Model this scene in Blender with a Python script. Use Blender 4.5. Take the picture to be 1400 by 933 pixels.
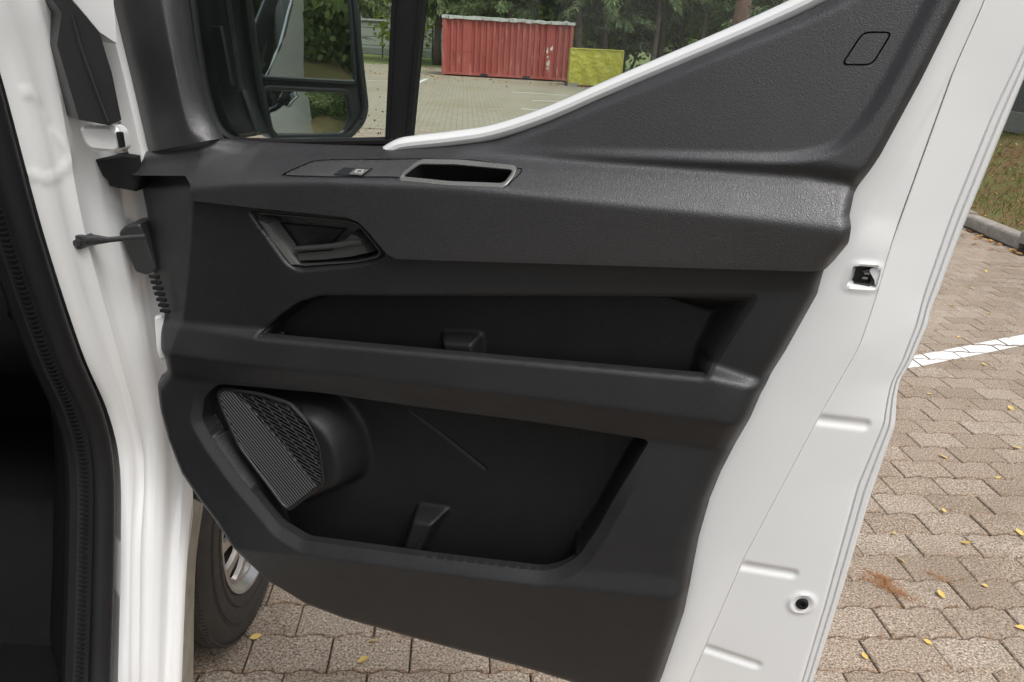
import bpy, bmesh, math, random
import numpy as np
from mathutils import Vector, Matrix

SC = bpy.context.scene
for _o in list(bpy.data.objects):
    bpy.data.objects.remove(_o, do_unlink=True)
COL = SC.collection
R = math.radians
rng = random.Random(7)

# ------------------------------------------------------------------ camera
PITCH, ROLL, EYE = R(21.4), R(3.4), 1.55
fw = Vector((0, math.cos(PITCH), -math.sin(PITCH)))
u0 = Vector((0, math.sin(PITCH), math.cos(PITCH)))
x0 = Vector((1, 0, 0))
c_right = x0 * math.cos(ROLL) + u0 * math.sin(ROLL)
c_up = u0 * math.cos(ROLL) - x0 * math.sin(ROLL)
cd = bpy.data.cameras.new('camera')
cam = bpy.data.objects.new('camera', cd)
COL.objects.link(cam)
cam.matrix_world = Matrix(((c_right.x, c_up.x, -fw.x, 0), (c_right.y, c_up.y, -fw.y, 0), (c_right.z, c_up.z, -fw.z, EYE), (0, 0, 0, 1)))
cd.sensor_width = 36.0
cd.lens = 27.0
cd.clip_start = 0.02
cd.clip_end = 2000
SC.camera = cam

# ------------------------------------------------------------------ sky, sun, exposure (overcast)
SUN_EL, SUN_AZ = R(60), R(140)          # azimuth clockwise from +Y
world = bpy.data.worlds.new('World')
SC.world = world
world.use_nodes = True
nt = world.node_tree
bg = nt.nodes['Background']
sky = nt.nodes.new('ShaderNodeTexSky')
sky.sky_type = 'NISHITA'
sky.sun_disc = False
sky.sun_elevation = SUN_EL
sky.sun_rotation = SUN_AZ
sky.air_density = 1.0
sky.dust_density = 4.0
sky.ozone_density = 1.0
hs = nt.nodes.new('ShaderNodeHueSaturation')      # cloud cover: the same sky with most of its blue taken out
hs.inputs['Saturation'].default_value = 0.36
nt.links.new(sky.outputs[0], hs.inputs['Color'])
nt.links.new(hs.outputs[0], bg.inputs['Color'])
bg.inputs['Strength'].default_value = 0.14
sd_ = bpy.data.lights.new('sun', 'SUN')
sd_.energy = 1.0
sd_.angle = R(22)
sd_.color = (1.0, 0.985, 0.96)
sun = bpy.data.objects.new('sun', sd_)
COL.objects.link(sun)
sun.location = (4, -4, 9)
sdir = Vector((math.sin(SUN_AZ) * math.cos(SUN_EL), math.cos(SUN_AZ) * math.cos(SUN_EL), math.sin(SUN_EL)))
sun.rotation_euler = sdir.to_track_quat('Z', 'Y').to_euler()
SC.view_settings.view_transform = 'Standard'
SC.view_settings.look = 'None'
SC.view_settings.gamma = 1.0
SC.view_settings.use_curve_mapping = False
SC.view_settings.exposure = 0.74
SC.cycles.max_bounces = 8
SC.cycles.transparent_max_bounces = 12
SC.cycles.use_denoising = True

# ------------------------------------------------------------------ materials
MATS = {}
def mat(name):
    m = bpy.data.materials.new(name)
    m.use_nodes = True
    MATS[name] = m
    return m, m.node_tree, m.node_tree.nodes['Principled BSDF']
def N(t, kind, **kw):
    n = t.nodes.new(kind)
    for k, v in kw.items():
        if k in n.inputs:
            n.inputs[k].default_value = v
        else:
            setattr(n, k, v)
    return n
def L(t, a, b):
    t.links.new(a, b)
def ramp(t, fac, stops):
    r = t.nodes.new('ShaderNodeValToRGB')
    e = r.color_ramp.elements
    while len(e) < len(stops):
        e.new(0.5)
    for i, (p, c) in enumerate(stops):
        e[i].position = p
        e[i].color = (*c, 1)
    L(t, fac, r.inputs[0])
    return r.outputs[0]
def pos(t):
    return t.nodes.new('ShaderNodeNewGeometry').outputs['Position']
def noise(t, scale, detail=2.0, rough=0.5, vec=None):
    n = N(t, 'ShaderNodeTexNoise', Scale=scale, Detail=detail, Roughness=rough)
    L(t, vec if vec is not None else pos(t), n.inputs['Vector'])
    return n.outputs['Fac']
def bump(t, p, h, strength, dist):
    b = N(t, 'ShaderNodeBump', Strength=strength, Distance=dist)
    L(t, h, b.inputs['Height'])
    L(t, b.outputs[0], p.inputs['Normal'])
def mixc(t, fac, a, b):
    m = t.nodes.new('ShaderNodeMix')
    m.data_type = 'RGBA'
    if isinstance(fac, (int, float)):
        m.inputs[0].default_value = fac
    else:
        L(t, fac, m.inputs[0])
    for s, q in ((6, a), (7, b)):
        if isinstance(q, tuple):
            m.inputs[s].default_value = (*q, 1)
        else:
            L(t, q, m.inputs[s])
    return m.outputs[2]
def maprange(t, v, a, b, c=0.0, d=1.0):
    m = N(t, 'ShaderNodeMapRange')
    L(t, v, m.inputs[0])
    for i, q in zip((1, 2, 3, 4), (a, b, c, d)):
        m.inputs[i].default_value = q
    return m.outputs[0]

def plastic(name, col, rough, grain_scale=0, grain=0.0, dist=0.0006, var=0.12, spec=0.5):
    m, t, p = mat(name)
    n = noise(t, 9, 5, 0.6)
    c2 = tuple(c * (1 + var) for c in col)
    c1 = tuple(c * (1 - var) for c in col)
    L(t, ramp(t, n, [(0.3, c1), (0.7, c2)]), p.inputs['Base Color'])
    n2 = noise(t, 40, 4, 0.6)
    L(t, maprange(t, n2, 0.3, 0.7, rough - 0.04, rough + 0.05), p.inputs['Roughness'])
    p.inputs['Specular IOR Level'].default_value = spec
    if grain_scale:
        v = N(t, 'ShaderNodeTexVoronoi', Scale=grain_scale)
        v.feature = 'SMOOTH_F1'
        ns = N(t, 'ShaderNodeTexNoise', Scale=grain_scale * 0.5, Detail=1.0)
        L(t, pos(t), ns.inputs['Vector'])
        add = N(t, 'ShaderNodeVectorMath', operation='MULTIPLY_ADD')
        L(t, ns.outputs['Color'], add.inputs[0])
        add.inputs[1].default_value = (0.004,) * 3
        L(t, pos(t), add.inputs[2])
        L(t, add.outputs[0], v.inputs['Vector'])
        bump(t, p, v.outputs['Distance'], grain, dist)
    return m
plastic('trim_grain', (0.024, 0.0232, 0.0248), 0.37, 900, 0.5, 0.0009, spec=0.9)
plastic('trim_lower', (0.0175, 0.0178, 0.0190), 0.42, 750, 0.4, 0.0007)
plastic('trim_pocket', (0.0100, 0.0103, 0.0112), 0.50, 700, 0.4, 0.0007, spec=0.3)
plastic('trim_smooth', (0.016, 0.017, 0.018), 0.30)
plastic('trim_satin', (0.05, 0.052, 0.05), 0.27, spec=0.9)
plastic('sheen_grey', (0.13, 0.13, 0.125), 0.28)  # pale base colour paints in the sheen on cup rim and handle ramp
plastic('handle_sheen_grey', (0.055, 0.056, 0.055), 0.33, var=0.03, spec=0.8)  # black lever and bezel, lightened in the colour to stand for sheen
plastic('grille_plastic', (0.017, 0.017, 0.018), 0.36)
plastic('rubber', (0.009, 0.009, 0.010), 0.55, 300, 0.25, 0.0006, spec=0.3)
plastic('interior_black', (0.006, 0.006, 0.0065), 0.6, 300, 0.3, 0.0006, spec=0.3)
plastic('carpet', (0.006, 0.006, 0.006), 0.95, 700, 0.6, 0.003, spec=0.1)
plastic('mirror_plastic', (0.016, 0.020, 0.021), 0.42, 420, 0.2, 0.0005)
plastic('steel_dark', (0.035, 0.035, 0.036), 0.35)
plastic('steel_light', (0.45, 0.45, 0.45), 0.3)
plastic('ink', (0.55, 0.55, 0.53), 0.5)
MATS['steel_light'].node_tree.nodes['Principled BSDF'].inputs['Metallic'].default_value = 1

m, t, p = mat('white_paint')
n = noise(t, 3.0, 4)
L(t, ramp(t, n, [(0.3, (0.70, 0.705, 0.70)), (0.7, (0.74, 0.74, 0.73))]), p.inputs['Base Color'])
p.inputs['Roughness'].default_value = 0.32
p.inputs['Coat Weight'].default_value = 1.0
p.inputs['Coat Roughness'].default_value = 0.06
bump(t, p, noise(t, 220, 2), 0.03, 0.0004)

m, t, p = mat('arch_liner')
L(t, ramp(t, noise(t, 30, 5), [(0.3, (0.20, 0.18, 0.14)), (0.7, (0.30, 0.27, 0.22))]), p.inputs['Base Color'])
p.inputs['Roughness'].default_value = 0.6

m, t, p = mat('tyre')
L(t, ramp(t, noise(t, 18, 6, 0.7), [(0.3, (0.028, 0.024, 0.021)), (0.7, (0.05, 0.043, 0.037))]), p.inputs['Base Color'])
p.inputs['Roughness'].default_value = 0.75
bump(t, p, noise(t, 300, 2), 0.2, 0.001)

m, t, p = mat('alloy')
L(t, ramp(t, noise(t, 25, 4), [(0.3, (0.42, 0.40, 0.37)), (0.7, (0.55, 0.53, 0.50))]), p.inputs['Base Color'])
p.inputs['Metallic'].default_value = 0.8
p.inputs['Roughness'].default_value = 0.38

m, t, p = mat('mirror_silver')
p.inputs['Base Color'].default_value = (0.86, 0.9, 0.88, 1)
p.inputs['Metallic'].default_value = 1
p.inputs['Roughness'].default_value = 0.015

def glass(name, tint, refl=1.0):
    m = bpy.data.materials.new(name)
    m.use_nodes = True
    t = m.node_tree
    t.nodes.clear()
    o = t.nodes.new('ShaderNodeOutputMaterial')
    tr = t.nodes.new('ShaderNodeBsdfTransparent')
    tr.inputs[0].default_value = (*tint, 1)
    gl = t.nodes.new('ShaderNodeBsdfGlossy')
    gl.inputs['Roughness'].default_value = 0.01
    fr = N(t, 'ShaderNodeFresnel', IOR=1.45)
    mx = t.nodes.new('ShaderNodeMixShader')
    L(t, fr.outputs[0], mx.inputs[0])
    L(t, tr.outputs[0], mx.inputs[1])
    L(t, gl.outputs[0], mx.inputs[2])
    L(t, mx.outputs[0], o.inputs[0])
    MATS[name] = m
glass('window_glass', (0.88, 0.93, 0.90))
glass('dark_glass', (0.10, 0.13, 0.14))

m, t, p = mat('paver')
oi = t.nodes.new('ShaderNodeObjectInfo')
gi = t.nodes.new('ShaderNodeNewGeometry')
ad = N(t, 'ShaderNodeMath', operation='ADD')
L(t, oi.outputs['Random'], ad.inputs[0])
L(t, gi.outputs['Random Per Island'], ad.inputs[1])
fr = N(t, 'ShaderNodeMath', operation='FRACT')
L(t, ad.outputs[0], fr.inputs[0])
base = ramp(t, fr.outputs[0], [(0.0, (0.31, 0.245, 0.185)), (0.5, (0.36, 0.29, 0.225)), (1.0, (0.40, 0.335, 0.27))])
sp = noise(t, 150, 3, 0.8)
spk = ramp(t, sp, [(0.36, (0.18, 0.16, 0.14)), (0.47, (0.75, 0.72, 0.69)), (0.56, (1.05, 1.05, 1.03)), (0.68, (1.9, 1.88, 1.85))])
mu = t.nodes.new('ShaderNodeMix')
mu.data_type = 'RGBA'
mu.blend_type = 'MULTIPLY'
mu.inputs[0].default_value = 1
L(t, base, mu.inputs[6])
L(t, spk, mu.inputs[7])
st = mixc(t, maprange(t, noise(t, 2.2, 5, 0.65), 0.48, 0.75, 0, 0.5), mu.outputs[2], (0.13, 0.095, 0.06))
L(t, st, p.inputs['Base Color'])
p.inputs['Roughness'].default_value = 0.85
bump(t, p, sp, 0.7, 0.004)

m, t, p = mat('joint_soil')
L(t, ramp(t, noise(t, 60, 4, 0.7), [(0.3, (0.035, 0.028, 0.018)), (0.55, (0.07, 0.05, 0.03)), (0.75, (0.10, 0.10, 0.03))]), p.inputs['Base Color'])
p.inputs['Roughness'].default_value = 0.95

# the yard beyond the built pavers: same stones, too far off to tell apart
m, t, p = mat('far_paving')
mp = N(t, 'ShaderNodeMapping')
mp.inputs['Rotation'].default_value = (0, 0, R(-4.5))
L(t, pos(t), mp.inputs['Vector'])
br = N(t, 'ShaderNodeTexBrick', Scale=1.0)
br.inputs['Brick Width'].default_value = 0.217
br.inputs['Row Height'].default_value = 0.125
br.inputs['Mortar Size'].default_value = 0.007
br.inputs['Color1'].default_value = (0.30, 0.26, 0.19, 1)
br.inputs['Color2'].default_value = (0.37, 0.32, 0.25, 1)
br.inputs['Mortar'].default_value = (0.10, 0.085, 0.05, 1)
L(t, mp.outputs[0], br.inputs['Vector'])
st = mixc(t, maprange(t, noise(t, 0.35, 6, 0.65), 0.46, 0.72, 0, 0.55), br.outputs['Color'], (0.22, 0.16, 0.08))
L(t, st, p.inputs['Base Color'])
p.inputs['Roughness'].default_value = 0.8

m, t, p = mat('road_paint')
L(t, ramp(t, noise(t, 45, 5, 0.7), [(0.28, (0.42, 0.39, 0.34)), (0.45, (0.72, 0.71, 0.68)), (0.7, (0.82, 0.81, 0.78))]), p.inputs['Base Color'])
p.inputs['Roughness'].default_value = 0.7
bump(t, p, noise(t, 220, 2), 0.4, 0.002)

m, t, p = mat('concrete')
L(t, ramp(t, noise(t, 14, 6, 0.7), [(0.3, (0.20, 0.18, 0.15)), (0.7, (0.36, 0.33, 0.28))]), p.inputs['Base Color'])
p.inputs['Roughness'].default_value = 0.9
bump(t, p, noise(t, 160, 3), 0.5, 0.003)

m, t, p = mat('bank_soil')
L(t, ramp(t, noise(t, 5, 8, 0.75), [(0.32, (0.10, 0.12, 0.03)), (0.45, (0.15, 0.15, 0.045)), (0.56, (0.19, 0.11, 0.05)), (0.7, (0.13, 0.08, 0.04))]), p.inputs['Base Color'])
p.inputs['Roughness'].default_value = 1.0
bump(t, p, noise(t, 60, 5), 1.0, 0.03)

m, t, p = mat('far_ground')
L(t, ramp(t, noise(t, 0.8, 8, 0.7), [(0.35, (0.09, 0.12, 0.03)), (0.6, (0.15, 0.17, 0.05)), (0.75, (0.16, 0.11, 0.06))]), p.inputs['Base Color'])
p.inputs['Roughness'].default_value = 1.0

def leafy(name, stops, transl=0.35):
    m = bpy.data.materials.new(name)
    m.use_nodes = True
    t = m.node_tree
    t.nodes.clear()
    o = t.nodes.new('ShaderNodeOutputMaterial')
    g = t.nodes.new('ShaderNodeNewGeometry')
    oi = t.nodes.new('ShaderNodeObjectInfo')
    a = N(t, 'ShaderNodeMath', operation='MULTIPLY_ADD')
    L(t, oi.outputs['Random'], a.inputs[0])
    a.inputs[1].default_value = 0.25
    L(t, g.outputs['Random Per Island'], a.inputs[2])
    s = N(t, 'ShaderNodeMath', operation='MULTIPLY')
    L(t, a.outputs[0], s.inputs[0])
    s.inputs[1].default_value = 0.8
    c = ramp(t, s.outputs[0], stops)
    d = t.nodes.new('ShaderNodeBsdfPrincipled')
    d.inputs['Roughness'].default_value = 0.55
    L(t, c, d.inputs['Base Color'])
    tl = t.nodes.new('ShaderNodeBsdfTranslucent')
    L(t, c, tl.inputs[0])
    mx = t.nodes.new('ShaderNodeMixShader')
    mx.inputs[0].default_value = transl
    L(t, d.outputs[0], mx.inputs[1])
    L(t, tl.outputs[0], mx.inputs[2])
    L(t, mx.outputs[0], o.inputs[0])
    MATS[name] = m
leafy('spruce_needles', [(0, (0.07, 0.105, 0.045)), (0.5, (0.15, 0.205, 0.08)), (1, (0.32, 0.38, 0.16))], 0.45)
leafy('bright_leaves', [(0, (0.16, 0.22, 0.03)), (0.5, (0.28, 0.36, 0.05)), (1, (0.42, 0.5, 0.10))], 0.5)
leafy('tree_leaves', [(0, (0.08, 0.13, 0.04)), (0.5, (0.14, 0.20, 0.06)), (1, (0.26, 0.32, 0.10))], 0.3)
leafy('grass_blades', [(0, (0.10, 0.13, 0.03)), (0.5, (0.17, 0.19, 0.05)), (1, (0.27, 0.25, 0.09))], 0.3)
leafy('yellow_leaf', [(0, (0.60, 0.36, 0.08)), (0.5, (0.70, 0.50, 0.14)), (1, (0.74, 0.60, 0.25))], 0.2)
leafy('brown_litter', [(0, (0.20, 0.09, 0.03)), (0.5, (0.38, 0.18, 0.05)), (1, (0.55, 0.34, 0.09))], 0.1)
leafy('needle_litter', [(0, (0.22, 0.08, 0.03)), (0.5, (0.36, 0.16, 0.05)), (1, (0.48, 0.27, 0.10))], 0.1)

m, t, p = mat('bark')
L(t, ramp(t, noise(t, 6, 8, 0.7), [(0.3, (0.05, 0.038, 0.03)), (0.7, (0.14, 0.105, 0.085))]), p.inputs['Base Color'])
p.inputs['Roughness'].default_value = 0.95
bump(t, p, noise(t, 20, 5), 1.0, 0.04)
m, t, p = mat('red_bark')
L(t, ramp(t, noise(t, 6, 8, 0.7), [(0.3, (0.10, 0.05, 0.035)), (0.7, (0.22, 0.13, 0.10))]), p.inputs['Base Color'])
p.inputs['Roughness'].default_value = 0.95
bump(t, p, noise(t, 20, 5), 1.0, 0.04)

m, t, p = mat('container_red')
n1 = noise(t, 1.1, 6, 0.7)
c = ramp(t, n1, [(0.3, (0.30, 0.055, 0.045)), (0.6, (0.36, 0.075, 0.06)), (0.75, (0.42, 0.14, 0.115))])
sx = N(t, 'ShaderNodeMapping')
sx.inputs['Scale'].default_value = (9, 9, 1.1)
L(t, pos(t), sx.inputs['Vector'])
c = mixc(t, maprange(t, noise(t, 1.0, 4, 0.6, sx.outputs[0]), 0.60, 0.72, 0, 0.6), c, (0.62, 0.40, 0.34))
c = mixc(t, maprange(t, noise(t, 9, 5, 0.7), 0.66, 0.72, 0, 0.8), c, (0.20, 0.07, 0.04))
L(t, c, p.inputs['Base Color'])
p.inputs['Roughness'].default_value = 0.6
plastic('container_dark', (0.10, 0.025, 0.02), 0.7)
plastic('container_roof', (0.42, 0.42, 0.40), 0.7, var=0.3)
plastic('old_white_paint', (0.65, 0.6, 0.55), 0.7, var=0.2)
m, t, p = mat('yellow_tarp')
L(t, ramp(t, noise(t, 3.5, 6, 0.7), [(0.3, (0.42, 0.37, 0.02)), (0.55, (0.52, 0.48, 0.05)), (0.72, (0.55, 0.53, 0.22))]), p.inputs['Base Color'])
p.inputs['Roughness'].default_value = 0.4
bump(t, p, noise(t, 4, 4, 0.6), 0.8, 0.12)
plastic('building_wall', (0.30, 0.31, 0.27), 0.8, var=0.08)
plastic('building_trim', (0.16, 0.17, 0.15), 0.7)
plastic('fence_green', (0.04, 0.06, 0.05), 0.5)
plastic('black', (0.006, 0.006, 0.006), 0.6)

# ------------------------------------------------------------------ mesh helpers
def mesh(name, verts, faces, m, parent=None, smooth=True, sharp=35, **props):
    me = bpy.data.meshes.new(name)
    me.from_pydata([tuple(v) for v in verts], [], [tuple(f) for f in faces])
    me.validate()
    bm = bmesh.new()
    bm.from_mesh(me)
    bmesh.ops.recalc_face_normals(bm, faces=bm.faces)
    bm.to_mesh(me)
    bm.free()
    return finish(name, me, m, parent, smooth, sharp, **props)
def finish(name, me, m, parent=None, smooth=True, sharp=35, **props):
    me.materials.append(MATS[m])
    if smooth:
        me.shade_smooth()
        if sharp:
            me.set_sharp_from_angle(angle=R(sharp))
    o = bpy.data.objects.new(name, me)
    COL.objects.link(o)
    if parent is not None:
        adopt(o, parent)
    for k, v in props.items():
        o[k] = v
    return o
def adopt(o, parent):
    o.parent = parent
    o.matrix_parent_inverse = world_of(parent).inverted()
def world_of(o):
    mw = o.matrix_basis.copy()
    q = o
    while q.parent is not None:
        mw = q.parent.matrix_basis @ q.matrix_parent_inverse @ mw if q.parent.parent is None else world_of(q.parent) @ q.matrix_parent_inverse @ mw
        break
    return mw
def empty(name, loc, **props):
    o = bpy.data.objects.new(name, None)
    COL.objects.link(o)
    o.location = loc
    o.empty_display_size = 0.2
    for k, v in props.items():
        o[k] = v
    return o
class MB:
    """collects geometry for one mesh object"""
    def __init__(s):
        s.v, s.f = [], []
    def add(s, verts, faces):
        b = len(s.v)
        s.v += [tuple(v) for v in verts]
        s.f += [tuple(b + i for i in f) for f in faces]
        return s
    def box(s, a, b):
        (x, y, z), (X, Y, Z) = a, b
        return s.add([(x, y, z), (X, y, z), (X, Y, z), (x, Y, z), (x, y, Z), (X, y, Z), (X, Y, Z), (x, Y, Z)],
                     [(0, 3, 2, 1), (4, 5, 6, 7), (0, 1, 5, 4), (1, 2, 6, 5), (2, 3, 7, 6), (3, 0, 4, 7)])
    def tube(s, pts, r, n=10, closed=False, sq=None):
        pts = [Vector(p) for p in pts]
        k = len(pts)
        rings = []
        up = Vector((0, 0, 1))
        prev = None
        for i, p in enumerate(pts):
            a = pts[(i - 1) % k] if (closed or i > 0) else p
            b = pts[(i + 1) % k] if (closed or i < k - 1) else p
            d = (b - a).normalized()
            if prev is None:
                prev = up if abs(d.dot(up)) < 0.95 else Vector((1, 0, 0))
            e = (prev - d * prev.dot(d)).normalized()
            prev = e
            g = d.cross(e)
            rr = r[i] if isinstance(r, (list, tuple)) else r
            ra, rb = (rr, rr) if sq is None else (rr, rr * sq)
            rings.append([p + e * math.cos(2 * math.pi * j / n) * ra + g * math.sin(2 * math.pi * j / n) * rb for j in range(n)])
        vs = [v for q in rings for v in q]
        fs = []
        for i in range(k if closed else k - 1):
            for j in range(n):
                fs.append((i * n + j, i * n + (j + 1) % n, ((i + 1) % k) * n + (j + 1) % n, ((i + 1) % k) * n + j))
        if not closed:
            fs.append(tuple(range(n))[::-1])
            fs.append(tuple((k - 1) * n + j for j in range(n)))
        return s.add(vs, fs)
    def prism(s, front, back):
        n = len(front)
        return s.add(list(front) + list(back), [tuple(range(n)), tuple(range(2 * n - 1, n - 1, -1))] + [(i, i + n, (i + 1) % n + n, (i + 1) % n) for i in range(n)])
    def loft(s, rows, cap=False):
        n = len(rows[0])
        vs = [v for r in rows for v in r]
        fs = [(i * n + j, i * n + j + 1, (i + 1) * n + j + 1, (i + 1) * n + j) for i in range(len(rows) - 1) for j in range(n - 1)]
        return s.add(vs, fs)
    def build(s, name, m, parent=None, **kw):
        return mesh(name, s.v, s.f, m, parent, **kw)
def smooth_line(pts, n=8):
    """Catmull-Rom through points of any dimension"""
    P = [np.array(p, float) for p in pts]
    P = [2 * P[0] - P[1]] + P + [2 * P[-1] - P[-2]]
    out = []
    for i in range(1, len(P) - 2):
        for k in range(n):
            t = k / n
            a, b, c, d = P[i - 1], P[i], P[i + 1], P[i + 2]
            out.append(0.5 * (2 * b + (c - a) * t + (2 * a - 5 * b + 4 * c - d) * t * t + (3 * b - a - 3 * c + d) * t ** 3))
    out.append(P[-2])
    return [tuple(q) for q in out]
def round_poly(poly, r, n=5):
    out = []
    k = len(poly)
    for i in range(k):
        a, b, c = (np.array(poly[(i + j) % k], float) for j in (-1, 0, 1))
        da, dc = a - b, c - b
        la, lc = np.linalg.norm(da), np.linalg.norm(dc)
        q = min(r, la * 0.45, lc * 0.45)
        p0, p1 = b + da / la * q, b + dc / lc * q
        for j in range(n + 1):
            t = j / n
            out.append(tuple((1 - t) ** 2 * p0 + 2 * t * (1 - t) * b + t * t * p1))
    return out
def inset_poly(poly, d):
    """move a polygon's vertices inwards by d (outwards when negative)"""
    P = np.array(poly, float)
    area = 0.5 * np.sum(P[:, 0] * np.roll(P[:, 1], -1) - np.roll(P[:, 0], -1) * P[:, 1])
    sgn = 1 if area > 0 else -1
    e = np.roll(P, -1, 0) - P
    e /= np.maximum(np.linalg.norm(e, axis=1), 1e-9)[:, None]
    nrm = np.stack([-e[:, 1], e[:, 0]], 1) * sgn
    m = nrm + np.roll(nrm, 1, 0)
    m /= np.maximum((m * m).sum(1) / 2, 0.4)[:, None]
    return [tuple(q) for q in P + m * d]

# door frame: u along the open door from its hinge, v up, w outwards (away from the trim's face)
YAW = R(15)
DO = Vector((-0.56, 1.15, 0))
DU = Vector((math.cos(YAW), -math.sin(YAW), 0))
DN = Vector((math.sin(YAW), math.cos(YAW), 0))
def D(u, v, w=0.0):
    return DO + DU * u + DN * w + Vector((0, 0, v))

# ------------------------------------------------------------------ the van: root
van = empty('van', (-1.5, 0.0, 0.0), label='white panel van with its passenger door wide open on block paving', category='van')

# ------------------------------------------------------------------ moulded door trim: one relief, cut into its panels
H = 0.0022
GU = np.arange(-0.10, 1.16, H)
GV = np.arange(0.54, 1.80, H)
UU, VV = np.meshgrid(GU, GV)
def sdf(poly, U=None, V=None):
    """signed distance (negative inside) and nearest boundary point"""
    U = UU if U is None else U
    V = VV if V is None else V
    best = np.full(U.shape, 1e9)
    nu, nv = np.zeros_like(U), np.zeros_like(V)
    ins = np.zeros(U.shape, bool)
    k = len(poly)
    for i in range(k):
        x1, y1 = poly[i]
        x2, y2 = poly[(i + 1) % k]
        dx, dy = x2 - x1, y2 - y1
        ll = dx * dx + dy * dy
        if ll < 1e-14:
            continue
        t = np.clip(((U - x1) * dx + (V - y1) * dy) / ll, 0, 1)
        px, py = x1 + t * dx, y1 + t * dy
        d = (U - px) ** 2 + (V - py) ** 2
        m_ = d < best
        best = np.where(m_, d, best)
        nu = np.where(m_, px, nu)
        nv = np.where(m_, py, nv)
        if abs(dy) > 1e-12:
            c = ((y1 > V) != (y2 > V)) & (U < (x2 - x1) * (V - y1) / (y2 - y1) + x1)
            ins ^= c
    s = np.sqrt(best)
    return np.where(ins, -s, s), nu, nv
def blur(A, sig):
    r = int(3 * sig / H) + 1
    k = np.exp(-0.5 * (np.arange(-r, r + 1) * H / sig) ** 2)
    k /= k.sum()
    B = np.pad(A, r, mode='edge')
    B = np.apply_along_axis(lambda q: np.convolve(q, k, 'valid'), 0, B)
    return np.apply_along_axis(lambda q: np.convolve(q, k, 'valid'), 1, B)
def sstep(x):
    x = np.clip(x, 0, 1)
    return x * x * (3 - 2 * x)

# outlines of the panels (door frame, metres)
top_line = [(-0.0146, 1.3622), (0.0569, 1.3792)]+[(0.102, 1.3897)]+[(0.1149, 1.3888), (0.1433, 1.3871), (0.2462, 1.3919), (0.3889, 1.4005), (0.4592, 1.4107), (0.5276, 1.4254)]+[(0.5967, 1.454), (0.6743, 1.4912)]+[(0.8029, 1.5541), (0.8902, 1.5953), (0.932, 1.6188), (0.9952, 1.6673)]
right_up = [(1.0583, 1.6722), (1.043, 1.6159), (1.0223, 1.5327), (0.9981, 1.4503), (0.9795, 1.4042), (0.9776, 1.3811)]+[(0.9809, 1.3703), (0.9825, 1.3502), (0.9732, 1.3219), (0.9679, 1.3064)]
bolster_low = [(0.9643, 1.3138), (0.8563, 1.3029), (0.6755, 1.2846), (0.4744, 1.2641), (0.4095, 1.2578), (0.3963, 1.2634), (0.3679, 1.2941), (0.3548, 1.3049), (0.3382, 1.3091), (0.1819, 1.3062), (0.0903, 1.3058)]
left_up = [(0.0895, 1.3282)]+[(0.0744, 1.3387)]+[(-0.0336, 1.3279), (-0.0166, 1.3361)]
UPPER = top_line + right_up[:-1] + bolster_low + left_up
right_low = [(0.967, 1.3086), (0.9653, 1.2738), (0.9412, 1.1917), (0.9199, 1.1308), (0.9022, 1.054), (0.8878, 1.0015), (0.8793, 0.958), (0.8731, 0.8948), (0.8702, 0.7625), (0.8549, 0.6242), (0.85, 0.5892), (0.8375, 0.5679)]
bottom = [(0.8098, 0.5562), (0.6996, 0.5623), (0.6403, 0.5662), (0.4141, 0.5672), (0.2987, 0.5692), (0.2236, 0.5796), (0.1488, 0.6184), (0.0779, 0.7058), (0.0278, 0.7612), (-0.0102, 0.811), (-0.0327, 0.872), (-0.0449, 0.9264), (-0.051, 0.979)]
left_low = [(-0.0432, 0.9844), (-0.0267, 1.0104), (-0.0237, 1.0336)]+[(-0.057, 1.1388), (-0.0599, 1.2489), (-0.0604, 1.321)]+[(0.0744, 1.3387)]
LOWER = left_low + [(0.0895, 1.3282)] + list(reversed(bolster_low)) + right_low[1:] + bottom
MAPP = round_poly([(0.1705, 1.101), (0.2035, 1.1349), (0.24, 1.1638), (0.2772, 1.1795), (0.8901, 1.2658), (0.8476, 1.1538)], 0.006)
POCKET = round_poly([(0.0598, 0.9728), (0.0878, 1.0029), (0.2727, 1.0218), (0.4313, 1.0284), (0.6335, 1.0396), (0.7868, 1.0444), (0.7568, 0.9662), (0.7281, 0.882), (0.7052, 0.8304), (0.6791, 0.8046), (0.6512, 0.7915), (0.4836, 0.7699), (0.24, 0.7423), (0.1922, 0.7583), (0.1137, 0.8368), (0.0693, 0.8904), (0.0464, 0.9271)], 0.012)
HANDLE = round_poly([(0.1812, 1.291), (0.3259, 1.296), (0.3428, 1.2928), (0.375, 1.2588), (0.3704, 1.2518), (0.336, 1.2409), (0.2469, 1.2236), (0.235, 1.2265)], 0.006)
HANDLE_OUT = round_poly([(0.1714, 1.299), (0.3415, 1.3036), (0.3526, 1.2987), (0.3922, 1.2577), (0.3764, 1.245), (0.3399, 1.2326), (0.2475, 1.2125), (0.2275, 1.2209)], 0.01)

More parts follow.
